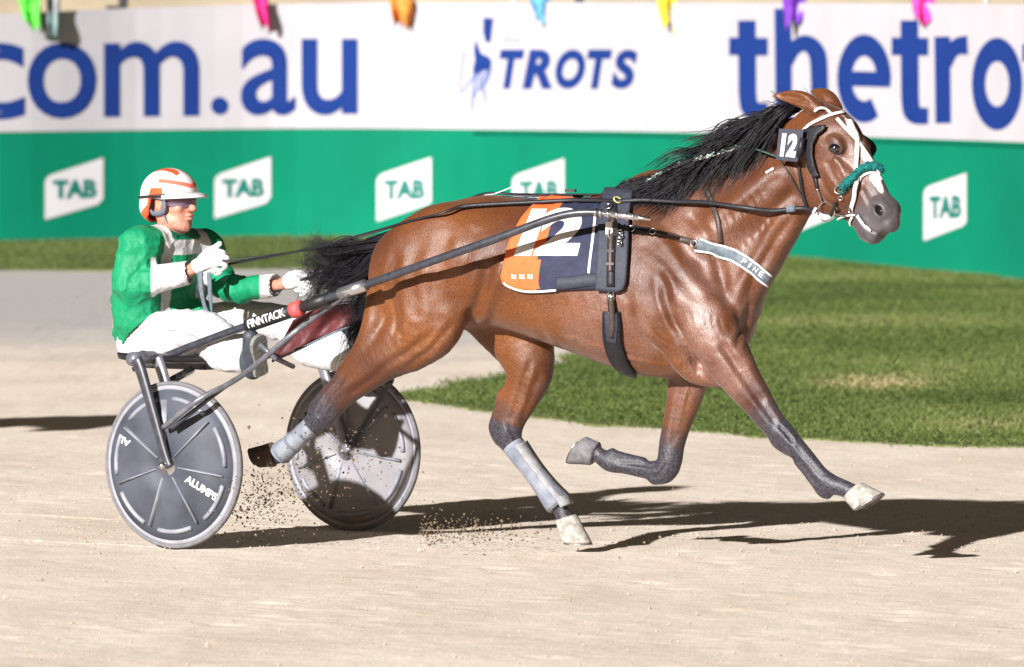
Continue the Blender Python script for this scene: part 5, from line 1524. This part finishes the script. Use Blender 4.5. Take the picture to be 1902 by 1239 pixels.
# ================================================================== driver
PEL = P(285, 640, 36.92); DF = Frame((PEL[0], PEL[1], 0), 36)
def D_(px, py, d): return DF.loc(P(px, py, d))
def dch(rows): return np.array([D_(a, b, d) for a, b, d, _ in rows]), np.array([r[3] for r in rows])
TORSO = [[(322, 446, 36.84, .065), (306, 500, 36.86, .125), (298, 560, 36.88, .13), (292, 618, 36.90, .125)],
         [(262, 458, 36.71, .078), (256, 520, 36.73, .10), (258, 585, 36.76, .108), (268, 628, 36.80, .105)],
         [(372, 462, 36.97, .070), (352, 520, 36.98, .092), (335, 575, 37.0, .098), (325, 612, 37.0, .10)],
         [(262, 452, 36.71, .066), (318, 446, 36.83, .07), (378, 456, 36.96, .062)]]
RARM = [(257, 455, 36.70, .066), (243, 497, 36.68, .058), (243, 531, 36.66, .056), (268, 527, 36.65, .056), (305, 516, 36.63, .052), (348, 507, 36.61, .045)]
LARM = [(388, 462, 36.97, .062), (404, 508, 36.92, .057), (424, 536, 36.79, .054), (470, 534, 36.67, .050), (518, 529, 36.585, .042)]
RLEG = [(272, 628, 36.80, .098), (325, 622, 36.62, .094), (385, 616, 36.42, .078), (428, 640, 36.32, .062), (462, 652, 36.24, .050)]
LLEG = [(308, 620, 37.0, .095), (400, 604, 36.95, .088), (498, 594, 36.90, .070), (575, 618, 36.86, .060), (640, 620, 36.80, .050)]
RHAND = [[(350, 504, 36.605, .026), (368, 494, 36.585, .031), (385, 486, 36.575, .036), (392, 487, 36.575, .032)],
         [(374, 480, 36.565, .016), (386, 468, 36.555, .0135), (397, 461, 36.555, .012), (408, 453, 36.555, .010)],
         [(392, 474, 36.565, .0125), (406, 468, 36.555, .0115), (416, 470, 36.565, .0105), (413, 478, 36.585, .010)],
         [(396, 482, 36.565, .0130), (412, 477, 36.550, .0115), (423, 481, 36.555, .0105), (417, 489, 36.585, .010)],
         [(395, 492, 36.565, .0125), (410, 489, 36.550, .0112), (419, 494, 36.555, .0102), (412, 500, 36.585, .010)],
         [(389, 501, 36.575, .0115), (401, 501, 36.565, .0100), (409, 505, 36.565, .0092), (402, 509, 36.585, .009)]]
LHAND = [[(520, 529, 36.578, .025), (533, 525, 36.558, .031), (545, 521, 36.548, .036), (553, 522, 36.548, .031)],
         [(538, 512, 36.548, .015), (550, 507, 36.538, .0130), (563, 509, 36.538, .0115), (571, 513, 36.538, .010)],
         [(552, 512, 36.548, .0125), (566, 514, 36.538, .0112), (576, 520, 36.538, .0105), (570, 526, 36.558, .010)],
         [(556, 520, 36.538, .0128), (569, 522, 36.528, .0115), (579, 529, 36.533, .0105), (571, 534, 36.558, .010)],
         [(555, 529, 36.538, .0125), (566, 532, 36.528, .0110), (574, 538, 36.533, .0100), (566, 541, 36.558, .0095)],
         [(550, 537, 36.548, .0110), (559, 540, 36.538, .0098), (566, 545, 36.543, .0090), (559, 547, 36.558, .0085)]]
# head frame
HC = P(321, 372, 36.80); HFd = Frame(HC, 40)
hl_ = lambda x, y, z: DF.loc(HFd.w((x, y, z)))
HRd = np.stack([DF.loc(HFd.w(e)) - DF.loc(HFd.w((0, 0, 0))) for e in np.eye(3)], 1)
def head_prims(G):
    G.ell(hl_(-.012, 0, .025), (.098, .076, .092), .02, HRd)
    G.ell(hl_(.030, 0, -.040), (.068, .060, .085), .03, HRd)
    G.chain([hl_(-.025, -.048, -.055), hl_(.035, -.040, -.095), hl_(.072, 0, -.112), hl_(.035, .040, -.095), hl_(-.025, .048, -.055)], [.022, .020, .022, .020, .022], .03)
    G.chain([hl_(.088, 0, .012), hl_(.102, 0, -.012), hl_(.118, 0, -.034)], [.011, .012, .0155], .012)      # nose
    for s in (-1, 1):
        G.ell(hl_(.112, s * .011, -.038), (.011, .009, .008), .008, HRd)
        G.ell(hl_(.080, s * .034, .018), (.020, .026, .010), .012, HRd)                                    # brow
        G.ell(hl_(.066, s * .044, -.030), (.026, .020, .020), .015, HRd)                                   # cheekbone
        G.ell(hl_(.094, s * .031, -.001), (.012, .016, .011), .012, HRd, sub=True)                          # eye socket
        G.ell(hl_(.090, s * .031, -.002), (.010, .013, .010), .006, HRd)
        G.ell(hl_(-.012, s * .077, -.012), (.020, .009, .032), .008, HRd)                                  # ear
        G.ell(hl_(-.008, s * .088, -.010), (.011, .007, .018), .005, HRd, sub=True)
        G.chain([hl_(.108, s * .018, -.046), hl_(.094, s * .036, -.074)], [.004, .004], .010, sub=True)     # smile fold
    G.ell(hl_(.102, 0, -.062), (.012, .024, .0065), .006, HRd)                                             # lips
    G.ell(hl_(.099, 0, -.078), (.012, .021, .0070), .006, HRd)
    G.chain([hl_(.118, -.022, -.070), hl_(.118, .022, -.070)], [.0035, .0035], .004, sub=True)
    G.chain([hl_(-.02, 0, -.05), D_(324, 436, 36.84)], [.058, .064], .03)                                   # neck
lo_, hi_ = (-.42, -.62, .55), (1.05, .62, 1.72)
G = SDF(lo_, hi_, .006)
for L in TORSO: p, r = dch(L); G.chain(p, r - .022, .05)
for L in (RARM, LARM): p, r = dch(L); G.chain(p, r - .020, .03)
for L in (RLEG, LLEG): p, r = dch(L); G.chain(p, r - .022, .04)
for L in (RHAND, LHAND):
    for c in L: p, r = dch(c); G.chain(p, r - .0015, .008, n=3)
for L, ft in ((RLEG, [(462, 652, 36.24, .034), (466, 664, 36.23, .03), (468, 648, 36.20, .022)]), (LLEG, [(640, 620, 36.80, .034), (646, 630, 36.80, .03), (648, 610, 36.79, .022)])):
    p, r = dch(ft); G.chain(p, r, .02)
head_prims(G)
bv_, bf_ = G.mesh(); del G
M_SKIN = material('weathered skin', (.36, .14, .095), .5, .18, 40, col2=(.52, .25, .18), bump=.0022, bscale=70, spec=.4)
person = thing('person', 'driver in green and white silks leaning back holding the reins', 'person', DF.w((0, 0, .78)))
pb = obj('body', DF.w(bv_), bf_, M_SKIN, person)

def folds(v, seed, amp, sc=9.):
    rid = lambda s, k, st: (1 - np.abs(vnoise(v * np.array(st), s, k, 2))) ** 3
    return amp * (.25 * vnoise(v, seed, sc * .6, 2) + 1.1 * rid(seed + 1, sc * .55, (1, 1, 1.5)) - .5 + .7 * rid(seed + 2, sc * 1.1, (1.5, .8, 1)) - .3)
def normals(v, f):
    n = np.cross(v[f[:, 2]] - v[f[:, 0]], v[f[:, 3]] - v[f[:, 1]]); out = np.zeros_like(v)
    for k in range(4):
        for a in range(3): out[:, a] += np.bincount(f[:, k], n[:, a], len(v))
    return out / (np.linalg.norm(out, axis=1)[:, None] + 1e-12)
def mat_attr(name, cols, attrs, rough=.7, bump=.003, bscale=60):
    """base colour cols[0], then each attribute paints the next colour: sewn panels"""
    m = bpy.data.materials.new(name); m.use_nodes = True; nt = m.node_tree; b = nt.nodes['Principled BSDF']; b.inputs['Roughness'].default_value = rough; b.inputs['Specular IOR Level'].default_value = .3
    tc = nt.nodes.new('ShaderNodeTexCoord'); nz = nt.nodes.new('ShaderNodeTexNoise'); nz.inputs['Scale'].default_value = 14; nt.links.new(tc.outputs['Object'], nz.inputs['Vector'])
    x = nt.nodes.new('ShaderNodeMix'); x.data_type = 'RGBA'; nt.links.new(nz.outputs['Fac'], x.inputs['Factor'])
    x.inputs['A'].default_value = (*[c * .85 for c in cols[0][:3]], 1); x.inputs['B'].default_value = (*[min(1, c * 1.15) for c in cols[0][:3]], 1); cur = x.outputs['Result']
    for a, c in zip(attrs, cols[1:]):
        at = nt.nodes.new('ShaderNodeAttribute'); at.attribute_name = a
        y = nt.nodes.new('ShaderNodeMix'); y.data_type = 'RGBA'; nt.links.new(at.outputs['Fac'], y.inputs['Factor']); nt.links.new(cur, y.inputs['A']); y.inputs['B'].default_value = (*c[:3], 1); cur = y.outputs['Result']
    nt.links.new(cur, b.inputs['Base Color'])
    n2 = nt.nodes.new('ShaderNodeTexNoise'); n2.inputs['Scale'].default_value = bscale; nt.links.new(tc.outputs['Object'], n2.inputs['Vector'])
    bp = nt.nodes.new('ShaderNodeBump'); bp.inputs['Distance'].default_value = bump; nt.links.new(n2.outputs['Fac'], bp.inputs['Height']); nt.links.new(bp.outputs['Normal'], b.inputs['Normal'])
    return m
WHT = (.54, .53, .54)
# ---- jacket
G = SDF((-.42, -.62, .66), (.62, .62, 1.60), .0058)
for L in TORSO: p, r = dch(L); G.chain(p, r, .05)
for L in (RARM, LARM): p, r = dch(L); G.chain(p, r + .006, .035)
p, r = dch([(236, 560, 36.86, .07), (236, 610, 36.88, .062), (240, 634, 36.90, .05)]); G.chain(p, r, .05)      # loose back hem
p, r = dch([(352, 585, 36.86, .05), (374, 575, 36.84, .045)]); G.chain(p, r, .05)                             # loose front hem
G.chain([D_(322, 448, 36.84), D_(326, 432, 36.84)], [.072, .066], .02)                                         # collar
for a, b in ((RARM, 36.45), (LARM, 36.70)):                                                                  # open cuffs
    q = np.array([D_(*a[-1][:3]), D_(*a[-2][:3])]); d = (q[0] - q[1]) / np.linalg.norm(q[0] - q[1]); G.chain([q[0] + d * .004, q[0] + d * .07], [.046, .07], .003, sub=True)
G.chain([D_(326, 426, 36.84), D_(330, 400, 36.84)], [.062, .08], .006, sub=True)
# cut the hem where the trousers come out
hem = []
jv, jf = G.mesh(); del G
qj = proj(DF.w(jv))
keep = ~((qj[:, 1] > np.interp(qj[:, 0], [200, 222, 245, 275, 310, 350, 395], [652, 648, 616, 592, 583, 586, 590])))
jf = jf[keep[jf].all(1)]
jn = normals(jv, jf); jv = jv + jn * (folds(jv, 51, .0095, 11) * np.clip(np.minimum(*[np.linalg.norm(jv - D_(*a_[-1][:3]), axis=1) for a_ in (RARM, LARM)]) / .12 - .5, 0, 1))[:, None]
jw = DF.w(jv); qj = proj(jw)
sleeve_w = np.zeros(len(jv))
dR = np.linalg.norm(jv[:, None] - dch(RARM)[0][None, 3:], axis=2).min(1) if False else None
near_arm = (jw[:, 1] < 36.685) & ((qj[:, 0] > 300) | (jw[:, 1] < 36.66)) & (qj[:, 1] > 478) & (qj[:, 1] < 552) & (qj[:, 0] < 362)
sleeve_w = np.where(near_arm, np.clip((qj[:, 0] - 279) / 3, 0, 1), 0)
far_arm = (qj[:, 0] > 470); sleeve_w = np.where(far_arm, np.clip((qj[:, 0] - 481) / 3, 0, 1), sleeve_w)
tor = (~near_arm) & (qj[:, 0] < 402)
dl = jv; chest_front = tor & (jn[:, 0] > -.35)
# white yoke, braces and waist panel on the front
lat = jv[:, 1]; hz = jv[:, 2]
ztop = D_(322, 446, 36.84)[2]
yoke = chest_front & (hz > ztop - .075 - .35 * np.abs(np.abs(lat) - .06)) & (hz > ztop - .10)
stripe = chest_front & (np.abs(np.abs(lat + .01) - .105) < .026) & (hz < ztop + .01)
shoulder = tor & (hz > ztop - .03 - .55 * np.clip(np.abs(lat) - .13, 0, 1)) & (np.abs(lat) < .165)
stripe = tor & (np.abs(np.abs(lat + .005) - .110) < .027)
yoke = chest_front & (hz > ztop - .062) & (hz < ztop + .004) & (np.abs(lat) < .10)
panel = np.where(yoke | stripe, 1., 0.)
neckb = np.clip((hz - (ztop + .008)) / .006, 0, 1) * (np.abs(lat) < .09)
M_JACK = mat_attr('green and white silks', [(.004, .205, .088), WHT, (.003, .09, .045)], ['white', 'collar'], .6, .011, 20)
jk = obj('jacket', jw, jf, M_JACK, person); attr(jk.data, 'white', np.maximum(sleeve_w, panel)); attr(jk.data, 'collar', neckb)
solid(jk, .004, -1)
# ---- trousers
G = SDF((-.42, -.62, .55), (1.05, .62, 1.10), .006)
for L in (RLEG, LLEG): p, r = dch(L); G.chain(p, r + .008, .05)
p, r = dch([(285, 625, 36.90, .12), (275, 640, 36.88, .115)]); G.chain(p, r, .05)
p, r = dch([(250, 640, 36.84, .065), (300, 645, 36.74, .065), (350, 640, 36.6, .06)]); G.chain(p, r, .05)
p, r = dch([(384, 648, 36.38, .045), (415, 664, 36.32, .055), (448, 668, 36.27, .055)]); G.chain(p, r, .04)
p, r = dch([(545, 640, 36.86, .05), (585, 655, 36.86, .065), (630, 655, 36.82, .075), (645, 628, 36.80, .07)]); G.chain(p, r, .04)
tv_, tf_ = G.mesh(); del G
tn = normals(tv_, tf_); tv_ = tv_ + tn * folds(tv_, 61, .008, 9)[:, None]
tw = DF.w(tv_); qt = proj(tw)
keep = ~((tw[:, 2] < .776) & (qt[:, 0] < 345)); 
tw[:, 2] = np.where(qt[:, 0] < 345, np.maximum(tw[:, 2], .790), tw[:, 2])
seam = np.exp(-((qt[:, 1] - np.interp(qt[:, 0], [245, 280, 345, 372, 400], [610, 609, 617, 631, 648])) / 1.3) ** 2) * (qt[:, 0] < 400) * (tn @ np.array([0, 0, 1.]) > -2) * (qt[:, 0] > 248)
M_TROU = mat_attr('white waterproof trousers', [(.54, .53, .545), (.10, .10, .12)], ['seam'], .6, .004, 30)
trs = obj('trousers', tw, tf_, M_TROU, person); attr(trs.data, 'seam', seam)
# ---- gloves
for L, nm in ((RHAND, 'right'), (LHAND, 'left')):
    allp = np.concatenate([dch(c)[0] for c in L]); G = SDF(allp.min(0) - .06, allp.max(0) + .05, .0026)
    for c in L: p, r = dch(c); G.chain(p, r + .0012, .006, n=4)
    w0 = dch(L[0])[0]; d = (w0[0] - w0[1]); d /= np.linalg.norm(d); G.chain([w0[0] + d * .004, w0[0] + d * .05], [.05, .06], .002, sub=True)
    gv, gf = G.mesh(); del G
    gn = normals(gv, gf); gv = gv + gn * (.0012 * vnoise(gv, 71, 60, 2))[:, None]
    obj('glove', DF.w(gv), gf, M_TROUG if 'M_TROUG' in globals() else material('white glove', (.62, .60, .61), .7, .08, 60, bump=.001, bscale=150), person)
# ---- boots
M_RUB = material('dark rubber boot', (.035, .042, .055), .55, .35, 30, bump=.002)
M_SOLE = material('grey dusty sole', (.15, .15, .14), .9, .25, 40, bump=.003, bscale=80)
for (hx, hy, hd), (tx, ty, td), ank in (((482, 688, 36.19), (478, 626, 36.12), (460, 654, 36.25)), ((664, 640, 36.76), (660, 575, 36.70), (636, 618, 36.82))):
    heel = P(hx, hy, hd); toe = P(tx, ty, td); an = P(*ank); G = SDF(DF.loc((heel + toe) / 2) - .22, DF.loc((heel + toe) / 2) + .22, .005)
    bk = -DF.h * .035; hl2, tl2, al2 = (DF.loc(x) for x in (heel + bk, toe + bk, an))
    G.chain([hl2, hl2 * .5 + tl2 * .5, tl2], [.040, .042, .034], .02); G.chain([al2, al2 * .4 + hl2 * .6], [.055, .048], .03)
    v_, f_ = G.mesh(); del G; bo = obj('boot', DF.w(v_), f_, M_RUB, person)
    ax = (toe - heel); L_b = np.linalg.norm(ax); ax /= L_b; nrm = DF.h * .9 + np.array([0, -.45, 0]); nrm -= ax * (nrm @ ax); nrm /= np.linalg.norm(nrm); sd = np.cross(ax, nrm)
    V = []; outl = [(-.13, .020), (-.10, .034), (0, .037), (.35, .031), (.62, .040), (.85, .042), (1.0, .030), (1.06, .012)]
    ring = [(a, w) for a, w in outl] + [(a, -w) for a, w in outl[::-1]]
    for o_, s_ in ((-.006, .93), (.004, 1.0), (.016, .96)):
        for a, w in ring: V.append(heel + ax * L_b * a + sd * w * s_ + nrm * o_)
    n = len(ring); Fc = [(i * n + j, i * n + (j + 1) % n, (i + 1) * n + (j + 1) % n, (i + 1) * n + j) for i in range(2) for j in range(n)] + [tuple(range(n))[::-1], tuple(2 * n + j for j in range(n))]
    obj('sole', V, Fc, M_SOLE, bo, sm=False)
# ---- helmet
G = SDF(hl_(0, 0, .03) - .24, hl_(0, 0, .03) + .24, .0042)
G.ell(hl_(-.020, 0, .030), (.134, .110, .108), .0, HRd)
G.chain([hl_(-.075, -.045, -.035), hl_(-.095, 0, -.045), hl_(-.075, .045, -.035)], [.055, .055, .055], .04)
hv2, hf2 = G.mesh(); del G
hh = HFd.loc(DF.w(hv2))
zc = np.interp(hh[:, 0], [-.20, -.10, -.055, -.03, .02, .05, .075, .16], [-.10, -.098, -.062, .010, .012, .022, .030, .030])
keep = hh[:, 2] > zc
hf2 = hf2[keep[hf2].all(1)]
wv = lambda a: np.clip(a, 0, 1)
vis = HFd.w(hh)
org = np.maximum(wv((.030 - np.abs(hh[:, 2] - zc - .018)) / .006) * (hh[:, 0] < .03) * (hh[:, 0] > -.16), wv((hh[:, 2] - .118 - .10 * (hh[:, 0] + .02) ** 2) / .006) * (np.abs(np.abs(hh[:, 1]) - .030) < .018))
org = np.maximum(org, wv((.012 - np.abs(hh[:, 2] - .062 - .25 * np.abs(hh[:, 1]))) / .004) * (hh[:, 0] > .0) * .9)
org = np.maximum(org, (np.abs(hh[:, 1]) < .045) * wv((hh[:, 2] - .10) / .01) * (hh[:, 0] < .06) * (np.abs(hh[:, 1]) > .018))
M_HELM = mat_attr('white and orange helmet', [(.66, .63, .62), (.62, .085, .03)], ['orange'], .25, .0, 20)
hm = obj('helmet', HFd.w(hh), hf2, M_HELM, person); attr(hm.data, 'orange', org); solid(hm, .012, -1)
# peak
V = []; n = 19
for k, (ext, dz) in enumerate(((0, .0), (.028, -.004), (.055, -.016), (.055, -.022), (.028, -.011), (0, -.008))):
    for j in range(n):
        a = math.radians(-68 + 136 * j / (n - 1)); e = ext * (math.cos(a) ** .6 if abs(a) < 1.5 else 0)
        V.append(HFd.w((-.020 + (.136 + e) * math.cos(a) * 1.0, (.112 + e * .6) * math.sin(a), .036 + dz - .012 * (1 - math.cos(a)))))
Fc = [(k * n + j, k * n + j + 1, ((k + 1) % 6) * n + j + 1, ((k + 1) % 6) * n + j) for k in range(6) for j in range(n - 1)]
obj('peak', V, Fc, material('white peak', (.64, .62, .62), .3, .05, 20), hm)
# ear guard, chin strap, goggles and goggle band
M_GUARD = material('grey ear guard', (.10, .105, .14), .6, .25, 50)
for s in (-1, 1):
    MB().tube(spline([HFd.w(q) for q in ((.030, s * .088, .010), (.028, s * .086, -.030), (.015, s * .084, -.050), (-.030, s * .086, -.056), (-.062, s * .078, -.040))], 5), .012, 8, flat=.6).build('ear_guard', M_GUARD, hm)
    MB().tube(spline([HFd.w(q) for q in ((-.058, s * .088, .0), (-.035, s * .094, .012), (.0, s * .094, .012), (.028, s * .090, .004))], 5), .012, 8, flat=.6).build('ear_guard', M_GUARD, hm)
    MB().tube(spline([HFd.w(q) for q in ((.012, s * .076, -.052), (.028, s * .060, -.095), (.045, s * .02, -.128), (.048, 0, -.132))], 5), .0055, 6).build('chin_strap', M_GUARD, hm)
gb = [HFd.w((-.020 + .140 * math.cos(math.radians(a)), .117 * math.sin(math.radians(a)), .020 + .012 * math.cos(math.radians(a)))) for a in range(60, 301, 12)]
MB().tube(gb, .006, 6).build('goggle_band', M_BLACK, hm)
M_LENS = material('smoky violet lens', (.16, .12, .22), .08, .1, 20, spec=.8, coat=.6)
V = []; n = 21
for z0, ins in ((.020, .0), (.010, .004), (-.004, .005), (-.016, .003), (-.024, -.004)):
    for j in range(n):
        a = math.radians(-72 + 144 * j / (n - 1)); nose_cut = .012 * math.exp(-(a / .25) ** 2) * (z0 < -.01)
        V.append(HFd.w((.008 + (.102 + ins) * math.cos(a), (.082 + ins) * math.sin(a), z0 + nose_cut - .004 * math.cos(a * 2) * (z0 < -.01))))
M_LENS.node_tree.nodes['Principled BSDF'].inputs['Alpha'].default_value = .35
gl = obj('goggles', V, grid_faces(5, n), M_LENS, person); solid(gl, .003)
MB().tube([V[i] for i in range(4 * n, 5 * n)], .003, 6).build('goggle_rim', material('violet rim', (.20, .16, .30), .4, .1, 30), gl)
MB().tube([V[i] for i in range(0, n)], .0035, 6).build('goggle_rim', M_BLACK, gl)

# ================================================================== reins and whip
rn = thing('rein', 'black near rein running from the gloved hands along the back to the bit', 'rein', P(420, 484, 36.40))
BR = bvh_of(hbody, cl, pad)
def on_body(px, py, off):
    p, nn = cast_px(BR, px, py, 0); return p + nn * off if p is not None else None
a = [P(404, 490, 36.555), P(424, 484, 36.535), P(500, 475, 36.455), P(580, 462, 36.25), P(680, 434, 36.0), P(760, 411, 35.84), P(820, 396, 35.74)]
b = [p for p in (on_body(x, y, .022) for x, y in ((860, 391), (910, 387), (960, 385), (1010, 383), (1060, 381), (1110, 380), (1150, 380))) if p is not None]
c = [p for p in (on_body(x, y, o) for x, y, o in ((1200, 381, .035), (1260, 382, .04), (1320, 384, .045), (1380, 386, .05), (1440, 388, .045), (1480, 389, .035))) if p is not None]
path_ = spline(np.array(a + b + c + [P(1505, 389, c[-1][1]) * .5 + P(1505, 389, bit_c[1]) * .5, bit_c + np.array([-.038, -.004, .0])]), 6)
kk = len(a) * 6
nrm_ = np.tile(np.array([-.2, -1, .25]), (len(path_), 1)) / 1.05
MB().strip(path_, nrm_, np.interp(np.arange(len(path_)), [0, kk - 8, kk, len(path_)], [.007, .009, .016, .018]), .004).build('strap', M_LEATH, rn)
for i0 in (len(path_) - 16, len(path_) - 4):
    MB().strip(path_[i0:i0 + 3], nrm_[i0:i0 + 3], .028, .007).build('keeper', M_GREYB if i0 < len(path_) - 8 else M_WHITE, rn)
rf = thing('rein', 'black far rein running from the gloved hands over the rump', 'rein', P(424, 488, 36.40))
far_p = spline(np.array([P(404, 494, 36.565), P(430, 490, 36.575), P(540, 470, 36.36), P(640, 448, 36.30), P(740, 418, 36.22), P(830, 390, 36.1), HF.wpx(900, 360, .02), HF.wpx(980, 364, .06), HF.wpx(1100, 366, .10), HF.wpx(1160, 372, .14), NF.wpx(1300, 400, .22), NF.wpx(1420, 400, .20), HD.wpx(1545, 385, .10)]), 6)
MB().strip(far_p, np.tile(np.array([-.1, -.8, .6]), (len(far_p), 1)), .010, .004).build('strap', M_LEATH, rf)
# slack tail of the reins hanging from the near hand
sl_ = thing('rein_end', 'slack grey end of the reins hanging below the near glove', 'rein', P(390, 500, 36.38))
for dx, dd in ((0, 0), (16, .02)):
    q = spline(np.array([P(372 + dx, 506, 36.555 + dd), P(374 + dx, 540, 36.555 + dd), P(382 + dx * .6, 574, 36.565 + dd), P(392, 592, 36.555 + dd), P(408, 606, 36.535), P(432, 622, 36.30)]), 6)
    MB().strip(q, np.tile(np.array([-.35, -.9, .1]), (len(q), 1)), np.linspace(.022, .010, len(q)), .003).build('strap', M_GREYB, sl_)
wp = thing('whip', 'thin whip with a white grip end in the far glove', 'whip', P(555, 522, 36.53))
MB().tube([P(500, 548, 36.59), P(560, 520, 36.52), P(640, 490, 36.44)], [.006, .006, .004], 8).build('shaft', M_BLACK, wp)
MB().tube([P(590, 508, 36.49), P(624, 497, 36.455)], [.008, .006], 8).build('grip', M_WHITE, wp)

# ================================================================== flying dirt
rg = np.random.default_rng(5); V = []; Fc = []; n = 0
def clod(c, r):
    global n
    q = rg.normal(0, 1, (6, 3)) * .25 + np.array([[1, 0, 0], [-1, 0, 0], [0, 1, 0], [0, -1, 0], [0, 0, 1], [0, 0, -1]]); V.append(c + q * r)
    for f in ((0, 2, 4), (2, 1, 4), (1, 3, 4), (3, 0, 4), (2, 0, 5), (1, 2, 5), (3, 1, 5), (0, 3, 5)): Fc.append(tuple(i + n for i in f))
    n += 6
for i in range(1100):
    t = rg.random()
    if t < .5: x, y = 490 + rg.normal(0, 45), 925 + rg.normal(0, 32)
    elif t < .8: x, y = 780 + abs(rg.normal(0, 110)), 985 + rg.normal(0, 16)
    else: x, y = 600 + rg.normal(0, 60), 850 + rg.normal(0, 40)
    d = 36.1 + rg.normal(0, .35); p = P(x, y, d)
    if p[2] < .004: p[2] = .004 + .02 * rg.random()
    clod(p, rg.choice([.0035, .005, .007, .010], p=[.72, .22, .05, .01]))
fly = (np.concatenate(V), list(Fc)); V = []; Fc = []; n = 0
for i in range(2200):
    px = rg.uniform(-100, 2000); py = rg.uniform(840, 1240) if rg.random() < .5 else rg.normal(985, 30); p = ground_px(px, py); p[2] = .004; clod(p, rg.choice([.003, .0045, .007], p=[.7, .25, .05]))
o = obj('sand_crumbs', np.concatenate(V), Fc, material('sand crumbs', (.30, .225, .16), .95, .4, 40, col2=(.55, .45, .35)), sm=False); tag(o, 'sand crumbs lying on the raked track', 'sand', kind='stuff')
o = obj('loose_dirt', fly[0], fly[1], material('damp dirt clods', (.07, .047, .028), .95, .4, 40, col2=(.20, .145, .095)), sm=False); tag(o, 'loose dirt clods flung up from the sand track', 'dirt', kind='stuff')

# ================================================================== the following runner
h2 = copy_tree(horse); h2.location = tuple(np.array(horse.location) + np.array([-5.85, 7.0, 0]))
tag(h2, 'second bay horse following close behind, beyond the left edge of the frame', 'horse')
